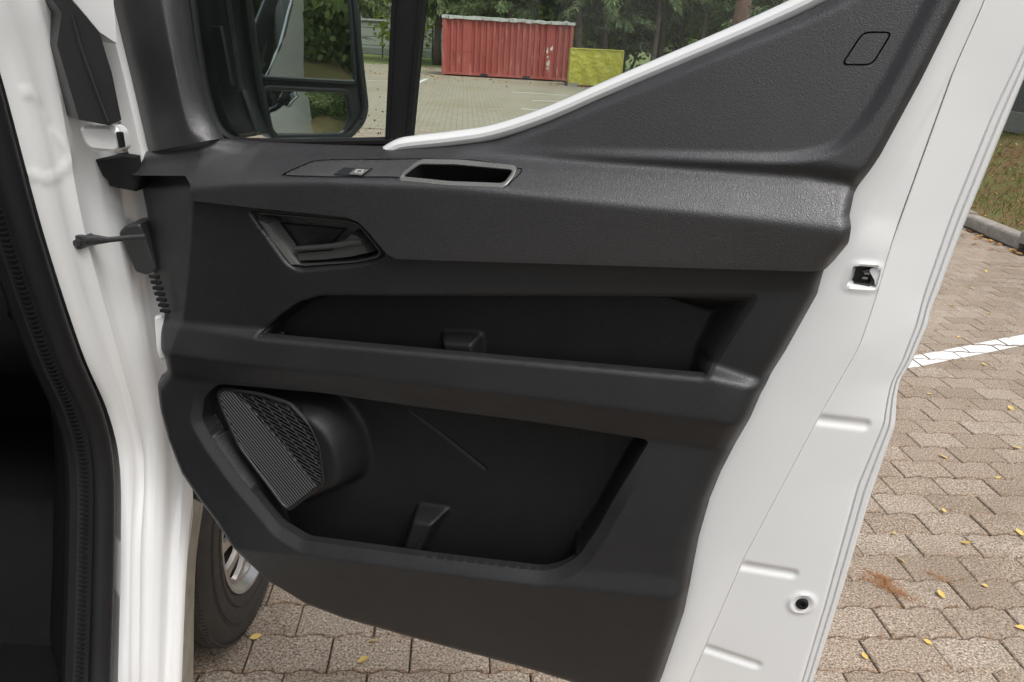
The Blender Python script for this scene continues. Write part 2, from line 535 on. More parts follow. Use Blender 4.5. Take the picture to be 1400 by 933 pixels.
# section lines from the window sill down to the lower hem
lines = [
    ([(-0.0658, 1.368), (0.0941, 1.3884), (0.3853, 1.4034), (0.525, 1.4282), (0.593, 1.4564), (0.6717, 1.494), (0.8017, 1.5575), (0.8907, 1.5993), (0.9978, 1.6717), (1.0746, 1.7548)], ((-.05, .010), (.09, .012), (.15, .040), (.55, .044), (.8, .028), (1.1, .018))),
    ([(-0.0585, 1.3356), (0.0366, 1.3523), (0.14, 1.3716), (0.3872, 1.3941), (0.5582, 1.4029), (0.7484, 1.4087), (0.9241, 1.4142), (0.9913, 1.4097)], ((-.05, .006), (.09, .008), (.17, .032), (.6, .030), (1.0, .008))),
    ([(-0.054, 1.3312), (0.041, 1.3502), (0.1439, 1.3694), (0.3899, 1.392), (0.5601, 1.401), (0.7493, 1.4068), (0.9242, 1.4116), (0.9911, 1.4071)], ((-.05, .002), (.09, .004), (.17, .024), (.6, .022), (1.0, .002))),
    ([(-0.0097, 1.3096), (0.0956, 1.3248), (0.179, 1.3406), (0.3134, 1.3563), (0.5079, 1.3684), (0.6696, 1.3688), (0.8461, 1.3696), (0.9925, 1.3677)], -0.022),
    ([(-0.0258, 1.231), (0.252, 1.2491), (0.3981, 1.2604), (0.4759, 1.2653), (0.6762, 1.2857), (0.8562, 1.304), (1.0035, 1.3175)], -0.014),
    ([(-0.0533, 1.1048), (0.1792, 1.1636), (0.2788, 1.1894), (0.8863, 1.2782), (1.0115, 1.2851)], -0.008),
    ([(-0.1036, 1.0901), (0.1643, 1.1046), (0.5819, 1.1417), (0.848, 1.1627), (0.9159, 1.154), (1.0411, 1.1464)], ((0.1, -.006), (0.2, -.002), (0.86, -.001), (0.93, -.008))),
    ([(-0.0892, 1.09), (0.1748, 1.1035), (0.5866, 1.1398), (0.8495, 1.1581), (0.9164, 1.1496), (1.0385, 1.1493)], ((0.05, -.012), (0.2, -.022), (0.86, -.023), (0.94, -.015))),
    ([(-0.0894, 1.0444), (0.157, 1.0549), (0.5922, 1.084), (0.9159, 1.0978), (1.0469, 1.1039)], -0.028),
    ([(-0.1104, 0.9932), (0.0895, 1.0054), (0.2739, 1.0229), (0.4321, 1.0295), (0.634, 1.0406), (0.7869, 1.0454), (0.9881, 1.0517)], -0.010),
    ([(-0.1403, 0.7214), (0.2513, 0.7575), (0.4903, 0.7846), (0.6549, 0.8045), (0.8869, 0.8479), (1.0223, 0.8613)], -0.026),
    ([(-0.1455, 0.6678), (0.2519, 0.7209), (0.4925, 0.7573), (0.6577, 0.7785), (0.892, 0.8139), (1.0281, 0.8287)], -0.034),
    ([(-0.1973, 0.5384), (0.1818, 0.595), (0.4184, 0.5773), (0.701, 0.5724), (0.8625, 0.5679), (1.074, 0.5918)], -0.010),
]
WF = np.zeros_like(UU)
LV = [np.interp(GU, [p[0] for p in sorted(c)], [p[1] for p in sorted(c)]) for c, w_ in lines]
LW = [np.interp(GU, [q[0] for q in w_], [q[1] for q in w_]) if isinstance(w_, tuple) else np.full(len(GU), w_) for c, w_ in lines]
for j in range(len(GU)):
    vs = np.array([lv[j] for lv in LV])
    for i in range(1, len(vs)):
        vs[i] = min(vs[i], vs[i - 1] - 0.002)
    WF[:, j] = np.interp(GV, vs[::-1], [lw[j] for lw in LW[::-1]])
WF = blur(WF, 0.0035)
# soft ridge in the upper panel that sweeps up towards its rear corner
ridge = smooth_line([(0.4918, 1.407), (0.5863, 1.4184), (0.727, 1.4291), (0.8343, 1.4369), (0.8938, 1.4423), (0.9338, 1.4528), (0.9553, 1.469), (0.9759, 1.5053), (1.001, 1.585), (1.0168, 1.6443)], 6)
rp = ridge + [(1.1671, 1.6491), (1.2473, 1.3742), (0.4963, 1.2818)]
d_, _, _ = sdf(rp)
fade = sstep((UU - 0.50) / 0.22)
WF = WF - 0.010 * sstep(-d_ / 0.016 + 0.2) * sstep((VV - np.interp(GU, [p[0] for p in lines[2][0]], [p[1] for p in lines[2][0]])[None, :]) / 0.03) * fade
# the front flank turns away towards the hinge
ur = np.interp(GV, [p[1] for p in reversed([(0.0898, 1.3417), (0.0774, 1.2759), (0.048, 1.1578), (0.0191, 1.0551), (-0.0054, 0.9725), (0.0016, 0.8918)])], [p[0] for p in reversed([(0.0898, 1.3417), (0.0774, 1.2759), (0.048, 1.1578), (0.0191, 1.0551), (-0.0054, 0.9725), (0.0016, 0.8918)])])
flank = np.clip(ur[:, None] - UU, 0, 0.12)
low_fade = sstep((VV - 0.93) / 0.12)
FLANK = blur(0.36 * flank, 0.002) * low_fade
# rolled outer edges
ALL = top_line + right_up[:-1] + right_low[1:] + bottom + [(-0.0432, 0.9844), (-0.0267, 1.0104), (-0.0237, 1.0336)]+[(-0.057, 1.1388), (-0.0599, 1.2489), (-0.0604, 1.321)]
da, _, _ = sdf(ALL)
WF = WF + 0.020 * np.clip(1 + da / 0.030, 0, 1) ** 2 * sstep((1.36 - VV) / 0.05) + 0.012 * np.clip(1 + da / 0.014, 0, 1) ** 2
WF = blur(WF, 0.0016)
W_UP = WF.copy()
# below the bolster everything lies a step further back; the front flank is part of it
WF = WF + FLANK + 0.011 * sstep((1.372 - VV) / 0.02)
def sink(poly, target, ew, amount=1.0):
    global WF
    d, _, _ = sdf(poly)
    WF = WF + (target - WF) * sstep(-d / ew) * amount
sink(HANDLE_OUT, 0.010, 0.006)
dq, _, _ = sdf(POCKET)
WF = WF + 0.010 * np.clip(1 - np.maximum(dq, 0) / 0.017, 0, 1) * sstep((1.0 - VV) / 0.08) * sstep((UU - 0.0) / 0.05)
dq, _, _ = sdf(MAPP)
WF = WF + 0.0035 * np.clip(1 - np.maximum(dq, 0) / 0.005, 0, 1)
W_LOW = WF.copy()
# map pocket: steep at the lip, gentler at the top and rear
def drop(poly, cut, by, ramp0):
    """move the lip side of an opening down, so that the pocket goes on behind its lip"""
    out = []
    for (x1, y1), (x2, y2) in zip(poly, poly[1:] + poly[:1]):
        n = max(1, int(math.hypot(x2 - x1, y2 - y1) / 0.015))
        out += [(x1 + (x2 - x1) * k / n, y1 + (y2 - y1) * k / n) for k in range(n)]
    return [(u, v - by * float(sstep(np.array((u - ramp0) / 0.06)))) if v < cut(u) else (u, v) for u, v in out]
lip_map = lambda u: 1.0877 + 0.0783 * u + 0.007
lip_bin = lambda u: np.interp(u, [0.12, 0.13, 0.20, 0.24, 0.484, 0.651, 0.70, 0.71], [0.70, 0.84, 0.768, 0.757, 0.786, 0.807, 0.828, 0.70])
MAP_EXT, MAP_CUT = drop(MAPP, lip_map, 0.065, 0.16), drop(MAPP, lip_map, 0.048, 0.16)
BIN_EXT, BIN_CUT = drop(POCKET, lip_bin, 0.10, 0.13), drop(POCKET, lip_bin, 0.078, 0.13)
dA, _, _ = sdf(MAP_EXT)
edge_mix = sstep((UU - 0.76) / 0.10)
width = 0.010 + 0.026 * edge_mix
W_MAP = W_LOW + (0.046 - W_LOW) * sstep(-dA / width)
# lower bin
dB, _, _ = sdf(BIN_EXT)
ew_bin = np.where(VV > 0.90, 0.005 + 0.011 * sstep((UU - 0.27) / 0.1), 0.016)
W_BIN = W_LOW + ((0.054 - 0.022 * sstep((0.26 - UU) / 0.2)) - W_LOW) * sstep(-dB / ew_bin)
cr = [(0.4048, 0.9906), (0.4678, 0.9549), (0.5333, 0.9131)]
def seg_d(a, b):
    dx, dy = b[0] - a[0], b[1] - a[1]
    t = np.clip(((UU - a[0]) * dx + (VV - a[1]) * dy) / (dx * dx + dy * dy), 0, 1)
    return np.hypot(UU - a[0] - t * dx, VV - a[1] - t * dy)
dc = np.minimum(seg_d(cr[0], cr[1]), seg_d(cr[1], cr[2]))
W_BIN = W_BIN + 0.003 * np.exp(-(dc / 0.0025) ** 2)
# loudspeaker pod
POD = round_poly([(0.0643, 0.9767), (0.0854, 0.9926), (0.1704, 1.0017), (0.2648, 1.0039), (0.3025, 0.9828), (0.327, 0.9462), (0.3362, 0.8975), (0.3302, 0.8579), (0.2676, 0.8123), (0.2065, 0.7743), (0.1857, 0.7796), (0.0999, 0.8782), (0.0698, 0.9481)], 0.02)
POD_IN = round_poly([(0.078, 0.9788), (0.0942, 0.9898), (0.1707, 0.9974), (0.2259, 0.9949), (0.2634, 0.9646), (0.2776, 0.9305), (0.2819, 0.8678), (0.2063, 0.7906), (0.1954, 0.7953), (0.1126, 0.8863), (0.0848, 0.9493)], 0.008)
dP, _, _ = sdf(POD)
podw = np.interp(UU + 0.25 * (VV - 0.93), [0.06, 0.28], [0.016, -0.014])
bin_in = sstep(-dB / 0.004)
W_BIN = W_BIN + (podw - W_BIN) * blur(sstep(-dP / 0.026), 0.004) * bin_in
dPi, _, _ = sdf(POD_IN)
W_BIN = W_BIN + 0.005 * sstep(-dPi / 0.003)
# moulded wedges
def wedge(W, poly, target, ew, guard):
    d, _, _ = sdf(round_poly(poly, 0.006))
    return np.minimum(W, W + (target - W) * blur(sstep(-d / ew), 0.002) * guard)
W_BIN = wedge(W_BIN, [(0.419, 0.8222), (0.4787, 0.827), (0.4354, 0.734), (0.393, 0.7287)], 0.012, 0.012, bin_in)
W_MAP = wedge(W_MAP, [(0.4568, 1.1395), (0.5228, 1.1466), (0.5293, 1.1001), (0.4672, 1.0917)], 0.018, 0.012, sstep(-dA / 0.004))
# cover cap seat and pull cup
CAP = round_poly([(0.9535, 1.5798), (0.9845, 1.5813), (0.9706, 1.5451), (0.9373, 1.5431)], 0.008)
CUP = round_poly([(0.4162, 1.3708), (0.432, 1.3869), (0.4839, 1.3909), (0.5663, 1.3922), (0.5592, 1.3765), (0.4865, 1.372)], 0.006)
PLATE = round_poly([(0.2318, 1.3546), (0.2438, 1.3619), (0.2698, 1.3755), (0.2926, 1.3791), (0.4235, 1.3919), (0.5061, 1.3977), (0.5779, 1.3943), (0.5745, 1.3865), (0.5643, 1.3751), (0.4865, 1.3701), (0.4023, 1.3694), (0.3144, 1.3612)], 0.006)
W_SM = blur(W_UP, 0.006)

def wf(u, v, W=None):
    W = W_UP if W is None else W
    i = min(max((v - GV[0]) / H, 0), len(GV) - 1.001)
    j = min(max((u - GU[0]) / H, 0), len(GU) - 1.001)
    a, b = int(i), int(j)
    fa, fb = i - a, j - b
    return float(W[a, b] * (1 - fa) * (1 - fb) + W[a + 1, b] * fa * (1 - fb) + W[a, b + 1] * (1 - fa) * fb + W[a + 1, b + 1] * fa * fb)

def sample(W, u, v):
    i = np.clip((v - GV[0]) / H, 0, len(GV) - 1.001)
    j = np.clip((u - GU[0]) / H, 0, len(GU) - 1.001)
    a, b = i.astype(int), j.astype(int)
    fa, fb = i - a, j - b
    return W[a, b] * (1 - fa) * (1 - fb) + W[a + 1, b] * fa * (1 - fb) + W[a, b + 1] * (1 - fa) * fb + W[a + 1, b + 1] * fa * fb
def relief(name, m, parent, W, poly, holes=(), skirt=0.016, **props):
    s, nu, nv = sdf(poly)
    bd, bu, bv_ = np.abs(s), nu, nv
    cin = s
    for h in holes:
        sh, hu, hv = sdf(h)
        m_ = np.abs(sh) < bd
        bd, bu, bv_ = np.where(m_, np.abs(sh), bd), np.where(m_, hu, bu), np.where(m_, hv, bv_)
        cin = np.maximum(cin, -sh)
    cc = (cin[:-1, :-1] + cin[1:, :-1] + cin[:-1, 1:] + cin[1:, 1:]) / 4
    ii, jj = np.nonzero(cc < 0.0)
    nc = UU.shape[1]
    a = ii * nc + jj
    quads = np.stack([a, a + 1, a + 1 + nc, a + nc], 1)
    used, inv = np.unique(quads, return_inverse=True)
    quads = inv.reshape(-1, 4)
    uu, vv = UU.ravel()[used].copy(), VV.ravel()[used].copy()
    # open edges: their vertices move onto the outline, then a skirt turns them back
    e = np.concatenate([quads[:, [0, 1]], quads[:, [1, 2]], quads[:, [2, 3]], quads[:, [3, 0]]])
    key = np.sort(e, 1)
    ky = key[:, 0].astype(np.int64) * len(used) + key[:, 1]
    _, idx, cnt = np.unique(ky, return_index=True, return_counts=True)
    be = e[idx[cnt == 1]]
    bv, binv = np.unique(be, return_inverse=True)
    binv = binv.reshape(-1, 2) + len(used)
    g = used[bv]
    ok = bd.ravel()[g] < 1.5 * H
    uu[bv[ok]], vv[bv[ok]] = bu.ravel()[g[ok]], bv_.ravel()[g[ok]]
    ww = sample(W, uu, vv)
    co = np.stack([DO.x + DU.x * uu + DN.x * ww, DO.y + DU.y * uu + DN.y * ww, vv], 1)
    back = co[bv] + np.array([DN.x, DN.y, 0]) * skirt
    co = np.concatenate([co, back])
    quads = np.concatenate([quads, np.stack([be[:, 1], be[:, 0], binv[:, 0], binv[:, 1]], 1)])
    me = bpy.data.meshes.new(name)
    me.vertices.add(len(co))
    me.vertices.foreach_set('co', co.astype(np.float32).ravel())
    me.loops.add(quads.size)
    me.loops.foreach_set('vertex_index', quads.astype(np.int32).ravel())
    me.polygons.add(len(quads))
    me.polygons.foreach_set('loop_start', (np.arange(len(quads)) * 4).astype(np.int32))
    me.polygons.foreach_set('loop_total', np.full(len(quads), 4, np.int32))
    me.update()
    me.validate()
    return finish(name, me, m, parent, True, 50, **props)

trim = relief('door_trim', 'trim_lower', van, W_LOW, LOWER, holes=(MAPP, POCKET, inset_poly(HANDLE, -0.0022)), label='dark charcoal moulded lower carrier of the door lining')
relief('upper_panel', 'trim_grain', trim, W_UP, UPPER, holes=(inset_poly(PLATE, -0.0006), CAP), label='grained grey upper door lining with shelf and bolster')
bk = inset_poly(POCKET, -0.02)
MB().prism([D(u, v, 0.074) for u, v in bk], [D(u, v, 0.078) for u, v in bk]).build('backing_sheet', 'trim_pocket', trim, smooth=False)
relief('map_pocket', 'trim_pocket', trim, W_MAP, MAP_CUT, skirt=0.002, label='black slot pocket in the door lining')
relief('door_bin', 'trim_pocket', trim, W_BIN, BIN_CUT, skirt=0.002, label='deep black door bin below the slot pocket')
relief('switch_plate', 'trim_satin', trim, W_SM - 0.0006, inset_poly(PLATE, 0.0010), holes=(CUP,), skirt=0.008, label='satin grey plate round window switch and pull cup')

def on(u, v, lift=0.0):
    return D(u, v, wf(u, v, W_SM) - 0.0006 - lift)
def bead(poly, r, lift=0.0, n=8, fn=None, sq=None):
    return MB().tube([(fn or on)(u, v, lift) for u, v in poly], r, n, closed=True, sq=sq)
def ring_loft(poly, steps, cap=True):
    """closed rings (inset, w-function) from an outline inwards, with a floor"""
    rows_ = []
    for ins_, fn_ in steps:
        q_ = inset_poly(poly, ins_)
        rows_.append([fn_(u, v) for u, v in q_ + q_[:1]])
    mb_ = MB().loft(rows_)
    if cap:
        mb_.add(rows_[-1][:-1], [tuple(range(len(rows_[-1]) - 1))])
    return mb_
ring_loft(CUP, [(-0.0055, lambda u, v: on(u, v, -0.003)), (-0.0050, lambda u, v: on(u, v, 0.0012)), (-0.003, lambda u, v: on(u, v, 0.0030)), (-0.0008, lambda u, v: on(u, v, 0.0024)), (0.0008, lambda u, v: on(u, v, -0.001))], cap=False).build('cup_rim', 'sheen_grey', trim, sharp=50)
ring_loft(CUP, [(0.0004, lambda u, v: on(u, v, -0.0004)), (0.0022, lambda u, v: D(u, v - 0.012, wf(u, v, W_SM) + 0.016)), (0.004, lambda u, v: D(u, v - 0.030, wf(u, v, W_SM) + 0.030))]).build('pull_cup', 'trim_pocket', trim, sharp=50)
# window switch: seat and rocker
SW = [(0.3156, 1.3649), (0.3259, 1.3733), (0.3689, 1.3765), (0.36, 1.3672)]
mb = MB()
mb.prism([on(u, v, 0.0025) for u, v in SW], [on(u, v, -0.004) for u, v in SW])
mb.build('switch_seat', 'trim_smooth', trim, smooth=False)
RK = [(0.3391, 1.3676), (0.3447, 1.3741), (0.3667, 1.3756), (0.36, 1.3684)]
mb = MB()
fr_ = [on(u, v, 0.0065 - 0.003 * i) for i, (u, v) in zip((1, 1, 0, 0), RK)]
mb.prism(fr_, [on(u, v, -0.002) for u, v in RK])
rocker = mb.build('window_switch', 'sheen_grey', trim, smooth=False)
c_ = sum((np.array(q) for q in RK), np.zeros(2)) / 4
c_[1] += 0.0006
ic = MB()
for q0, q1 in ((( -0.005, -0.0016), (0.005, -0.0016)), ((0.005, -0.0016), (0.006, 0.0018)), ((0.006, 0.0018), (-0.003, 0.0018)), ((-0.003, 0.0018), (-0.005, -0.0016))):
    ic.tube([on(c_[0] + q[0], c_[1] + q[1], 0.0058) for q in (q0, q1)], 0.00045, 5)
ic.build('switch_symbol', 'ink', trim)
# cover cap: a flush plate in its own opening
relief('cover_cap', 'trim_grain', trim, W_UP - 0.0003, inset_poly(CAP, 0.0020), skirt=0.008)
MB().prism([on(u, v, -0.010) for u, v in inset_poly(CAP, -0.004)], [on(u, v, -0.012) for u, v in inset_poly(CAP, -0.004)]).build('cap_seat', 'black', trim, smooth=False)
# inside handle
def hz(dw):
    return lambda u, v: D(u, v, 0.010 + dw)
ring_loft(HANDLE, [(-0.0044, hz(0.006)), (-0.0040, hz(0.0005)), (-0.0026, hz(-0.0040)), (-0.0008, hz(-0.0040)), (0.0008, hz(0.001)), (0.0015, lambda u, v: D(u, v, 0.022)), (0.003, lambda u, v: D(u, v, 0.046))]).build('handle_bezel', 'handle_sheen_grey', trim, sharp=40)
fr2 = [(0.1802, 1.2847), (0.1993, 1.2793), (0.2378, 1.2333), (0.2459, 1.2243), (0.2348, 1.2228)]
MB().prism([D(u, v, 0.002) for u, v in fr2], [D(u, v, 0.03) for u, v in fr2]).build('bezel_ramp', 'sheen_grey', trim, sharp=20)
lev = [(0.2371, 1.2413), (0.2994, 1.2547), (0.3184, 1.2678), (0.3326, 1.2834), (0.3462, 1.2818), (0.3651, 1.2555), (0.334, 1.245), (0.2869, 1.2334), (0.2434, 1.2255)]
lev_top = [(0.2397, 1.2459), (0.2994, 1.2583), (0.3274, 1.2666), (0.3526, 1.2724)]
mb = MB()
n_ = len(lev)
mb.prism([D(u, v, 0.004 + 0.02 * (0.30 - u) * 3) for u, v in inset_poly(lev, 0.003)], [D(u, v, 0.03) for u, v in lev])
mb.tube([D(u, v, 0.003 + 0.02 * (0.30 - u) * 3) for u, v in smooth_line(lev_top, 4)], 0.0042, 8)
mb.build('inside_handle', 'handle_sheen_grey', trim, sharp=30, label='black pull lever in its recessed bezel')
lin = [(0.1886, 1.2731), (0.3051, 1.2769), (0.2779, 1.2483), (0.2459, 1.2386), (0.2185, 1.234)]
MB().prism([D(u, v, 0.034) for u, v in lin], [D(u, v, 0.05) for u, v in lin]).build('handle_cup', 'trim_smooth', trim, sharp=20)

# loudspeaker grille: two fans of slats that meet in a ridge
gr_poly = inset_poly(POD_IN, 0.002)
def gon(u, v, lift=0.0):
    return D(u, v, float(np.interp(u + 0.25 * (v - 0.93), [0.06, 0.28], [0.016, -0.014])) + 0.005 - lift)
def clip_seg(a, b, poly):
    """part of segment a-b inside the polygon"""
    ts = [0.0, 1.0]
    ax, ay = a
    dx, dy = b[0] - ax, b[1] - ay
    for i in range(len(poly)):
        x1, y1 = poly[i]
        x2, y2 = poly[(i + 1) % len(poly)]
        ex, ey = x2 - x1, y2 - y1
        den = dx * ey - dy * ex
        if abs(den) < 1e-12:
            continue
        t_ = ((x1 - ax) * ey - (y1 - ay) * ex) / den
        s_ = ((x1 - ax) * dy - (y1 - ay) * dx) / den
        if 0 < t_ < 1 and 0 <= s_ <= 1:
            ts.append(t_)
    ts.sort()
    out = []
    for t0, t1 in zip(ts, ts[1:]):
        tm = (t0 + t1) / 2
        px, py = ax + dx * tm, ay + dy * tm
        ins = False
        for i in range(len(poly)):
            x1, y1 = poly[i]
            x2, y2 = poly[(i + 1) % len(poly)]
            if (y1 > py) != (y2 > py) and px < (x2 - x1) * (py - y1) / (y2 - y1) + x1:
                ins = not ins
        if ins and t1 - t0 > 0.01:
            out.append(((ax + dx * t0, ay + dy * t0), (ax + dx * t1, ay + dy * t1)))
    return out
g_ridge = [(0.1047, 0.9921), (0.1475, 0.9658), (0.2114, 0.9086), (0.2692, 0.8523)]
half_a = [(0.0472, 1.0002)]+g_ridge+[(0.2934, 0.7753), (0.1071, 0.7288), (0.035, 0.8885)]
half_b = [(0.0903, 1.0144), (0.3141, 1.0357), (0.3232, 0.8947), (0.3082, 0.822)]+list(reversed(g_ridge))
grille = MB()
def slats(half, ang, pitch, rad, lift):
    c = np.array([0.2, 0.9])
    d = np.array([math.cos(R(ang)), math.sin(R(ang))])
    nrm = np.array([-d[1], d[0]])
    k = -60
    for k in range(-60, 61):
        o_ = c + nrm * pitch * k
        for a, b in clip_seg(tuple(o_ - d * 0.4), tuple(o_ + d * 0.4), half):
            for a2, b2 in clip_seg(a, b, gr_poly):
                n = 4
                grille.tube([gon(a2[0] + (b2[0] - a2[0]) * i / n, a2[1] + (b2[1] - a2[1]) * i / n, lift) for i in range(n + 1)], rad, 4)
slats(half_a, -44, 0.0060, 0.0016, 0.003)
slats(half_a, 42, 0.026, 0.0010, 0.0025)
slats(half_b, -16, 0.0062, 0.0014, 0.003)
slats(half_b, -50, 0.018, 0.0009, 0.0024)
grille.tube([gon(u, v, 0.003) for u, v in smooth_line(g_ridge, 4)], 0.001, 6)
grille.build('speaker_grille', 'grille_plastic', trim, label='black slatted loudspeaker grille in the door bin')
RIMG = inset_poly(POD_IN, -0.001)
bead(RIMG, 0.0035, 0.0025, fn=gon).build('grille_rim', 'trim_lower', trim)

# trim of the mirror corner
SA = [(-0.0783, 1.673), (-0.0646, 1.5707), (-0.0471, 1.464), (-0.0273, 1.3581)]
SB = [(-0.0231, 1.6715), (-0.0123, 1.5718), (0.0021, 1.4677), (0.0124, 1.367)]
SC_ = [(0.0262, 1.6712), (0.043, 1.5736), (0.0586, 1.4717), (0.0673, 1.3801)]
SD_ = [(0.0477, 1.6718), (0.058, 1.5744), (0.0693, 1.4723), (0.0817, 1.4111), (0.1014, 1.3891)]
SE_ = [(0.0564, 1.6753), (0.063, 1.5759), (0.0705, 1.4956), (0.0834, 1.4341), (0.1087, 1.3905)]
SF_ = [(0.0504, 1.6797), (0.0553, 1.5775), (0.061, 1.4947), (0.0732, 1.4314), (0.0957, 1.3874)]
def even(c, w_, n=48):
    q = smooth_line(c, 10)
    d = [0.0]
    for a, b in zip(q, q[1:]):
        d.append(d[-1] + math.dist(a, b))
    tt = np.linspace(0, d[-1], n)
    return np.stack([np.interp(tt, d, [z[0] for z in q]), np.interp(tt, d, [z[1] for z in q]), np.full(n, w_)], 1)
ctl = [even(c, w_) for c, w_ in ((SA, .034), (SB, .010), (SC_, .003), (SD_, .008), (SE_, .030), (SF_, .060))]
acr = [smooth_line([c[i] for c in ctl], 7) for i in range(48)]
mb = MB().loft([[D(*(a[0], a[1], a[2] + 0.012)) for a in (r[0] for r in acr)]] + [[D(*acr[i][k]) for i in range(48)] for k in range(len(acr[0]))])
sail = mb.build('mirror_corner_trim', 'trim_grain', van, sharp=60, label='grained grey corner trim beside the mirror')

# ------------------------------------------------------------------ white door shell
E0 = [(1.0664, 1.7), (1.0442, 1.6163), (1.0234, 1.5326), (0.999, 1.4497), (0.9803, 1.4033), (0.9784, 1.3801), (0.9862, 1.3539), (0.9711, 1.3009), (0.9693, 1.265), (0.9444, 1.1802), (0.9224, 1.1174), (0.9042, 1.0382), (0.8894, 0.984), (0.8806, 0.9391), (0.8742, 0.8739), (0.8713, 0.7373), (0.8554, 0.5946), (0.8502, 0.541)]
E1 = [(1.0784, 1.7023), (1.0735, 1.6183), (1.0608, 1.5487), (1.0396, 1.3427), (1.0359, 1.2617), (1.0311, 1.205), (1.0016, 1.0964), (0.9425, 0.8478), (0.8994, 0.5991), (0.8907, 0.5411)]
E2 = [(1.1464, 1.7089), (1.1402, 1.6306), (1.1321, 1.5775), (1.1166, 1.4974), (1.1024, 1.377), (1.096, 1.2786), (1.0967, 1.2336), (1.0948, 1.2149), (1.0917, 1.181), (1.0856, 1.1467), (1.0865, 1.1128), (1.0884, 1.0863), (1.0747, 0.9874), (1.072, 0.7752), (1.0675, 0.6193), (1.0662, 0.5645)]
E3 = [(1.1642, 1.7112), (1.1563, 1.6247), (1.1462, 1.5396), (1.1258, 1.365), (1.118, 1.2776), (1.1151, 1.2602), (1.1156, 1.2319), (1.1113, 1.2042), (1.109, 1.1827), (1.1001, 1.1532), (1.1013, 1.1271), (1.109, 1.0836), (1.1018, 0.9694), (1.0969, 0.7893), (1.0896, 0.6134), (1.0886, 0.5582)]
NV = 380
vs_ = np.linspace(1.80, 0.56, NV)
def u_at(c):
    s_ = sorted(c, key=lambda q: q[1])
    return np.interp(vs_, [q[1] for q in s_], [q[0] for q in s_])
def smooth1(a, k):
    ker = np.ones(k) / k
    return np.convolve(np.pad(a, k // 2, mode='edge'), ker, 'valid')[:len(a)]
c0, c1, c2, c3 = (smooth1(u_at(c), k) for c, k in ((E0, 5), (E1, 9), (E2, 5), (E3, 5)))
prof = []          # columns: (u array, w array)
prof.append((c0 - 0.05, np.full(NV, 0.046)))
prof.append((c0 - 0.004, np.full(NV, 0.040)))
for k in range(0, 13):
    t_ = k / 12
    prof.append((c0 + 0.002 + (c1 - 0.003 - c0 - 0.002) * t_, 0.039 + 0.011 * t_ ** 2 + 0 * c0))
prof.append((c1 - 0.0006, np.full(NV, 0.0505)))
prof.append((c1 + 0.0002, np.full(NV, 0.0565)))     # lap of the two sheets
prof.append((c1 + 0.0009, np.full(NV, 0.0565)))
prof.append((c1 + 0.0013, np.full(NV, 0.0548)))
NE = 44
for k in range(0, NE + 1):
    t_ = k / NE
    prof.append((c1 + 0.003 + (c2 - c1 - 0.003) * t_, 0.0548 + 0.033 * t_ + 0 * c0))
for f_, w_ in ((0.08, .0892), (0.16, .0915), (0.24, .0893), (0.45, .0905), (0.52, .0928), (0.60, .0905), (0.80, .0915), (0.93, .0955), (1.0, .101), (1.0, .112), (0.9, .118)):
    prof.append((c2 + (c3 - c2) * f_, np.full(NV, w_)))
US = np.stack([p_[0] for p_ in prof])
WS = np.stack([p_[1] for p_ in prof])
VS = np.broadcast_to(vs_, US.shape).copy()
def capsule(a, b, r, hgt):
    global WS
    dx, dy = b[0] - a[0], b[1] - a[1]
    t_ = np.clip(((US - a[0]) * dx + (VS - a[1]) * dy) / (dx * dx + dy * dy), 0, 1)
    d = np.hypot(US - a[0] - t_ * dx, VS - a[1] - t_ * dy)
    on_flat = (US > c1 + 0.002) & (US < c2 - 0.004)
    WS = WS + np.where(on_flat, hgt * sstep((r - d) / (r * 0.8)), 0)
for a_, b_ in ([(0.9701, 1.0966), (1.0662, 1.0842)], [(0.9158, 0.838), (1.018, 0.8254)], [(0.8891, 0.6747), (0.9954, 0.6428)]):
    capsule(a_, b_, 0.0105, 0.0035)
crs = [(1.0716, 1.6321), (1.055, 1.5469), (0.9917, 1.3423)]
su_ = np.interp(VS, [q[1] for q in reversed(crs)], [q[0] for q in reversed(crs)])
WS = WS + np.where(US < c1 + 0.001, 0.0035 * sstep((US - su_) / 0.010) * sstep((VS - 1.33) / 0.05), 0)
pl_ = [(1.0416, 0.7724)]
d_ = np.hypot(US - pl_[0][0], VS - pl_[0][1])
WS = WS - 0.003 * np.exp(-((d_ - 0.017) / 0.004) ** 2)
LAT = [(1.0047, 1.3122), (1.0296, 1.3117), (1.0307, 1.2861), (1.0023, 1.286)]
sl, _, _ = sdf(round_poly(LAT, 0.004), US, VS)
WS = WS + 0.022 * sstep(-sl / 0.004 + 0.3) - 0.0022 * np.exp(-((sl - 0.004) / 0.003) ** 2)
rows = [[D(US[i, j], VS[i, j], WS[i, j]) for j in range(NV)] for i in range(US.shape[0])]
shell = MB().loft(rows)
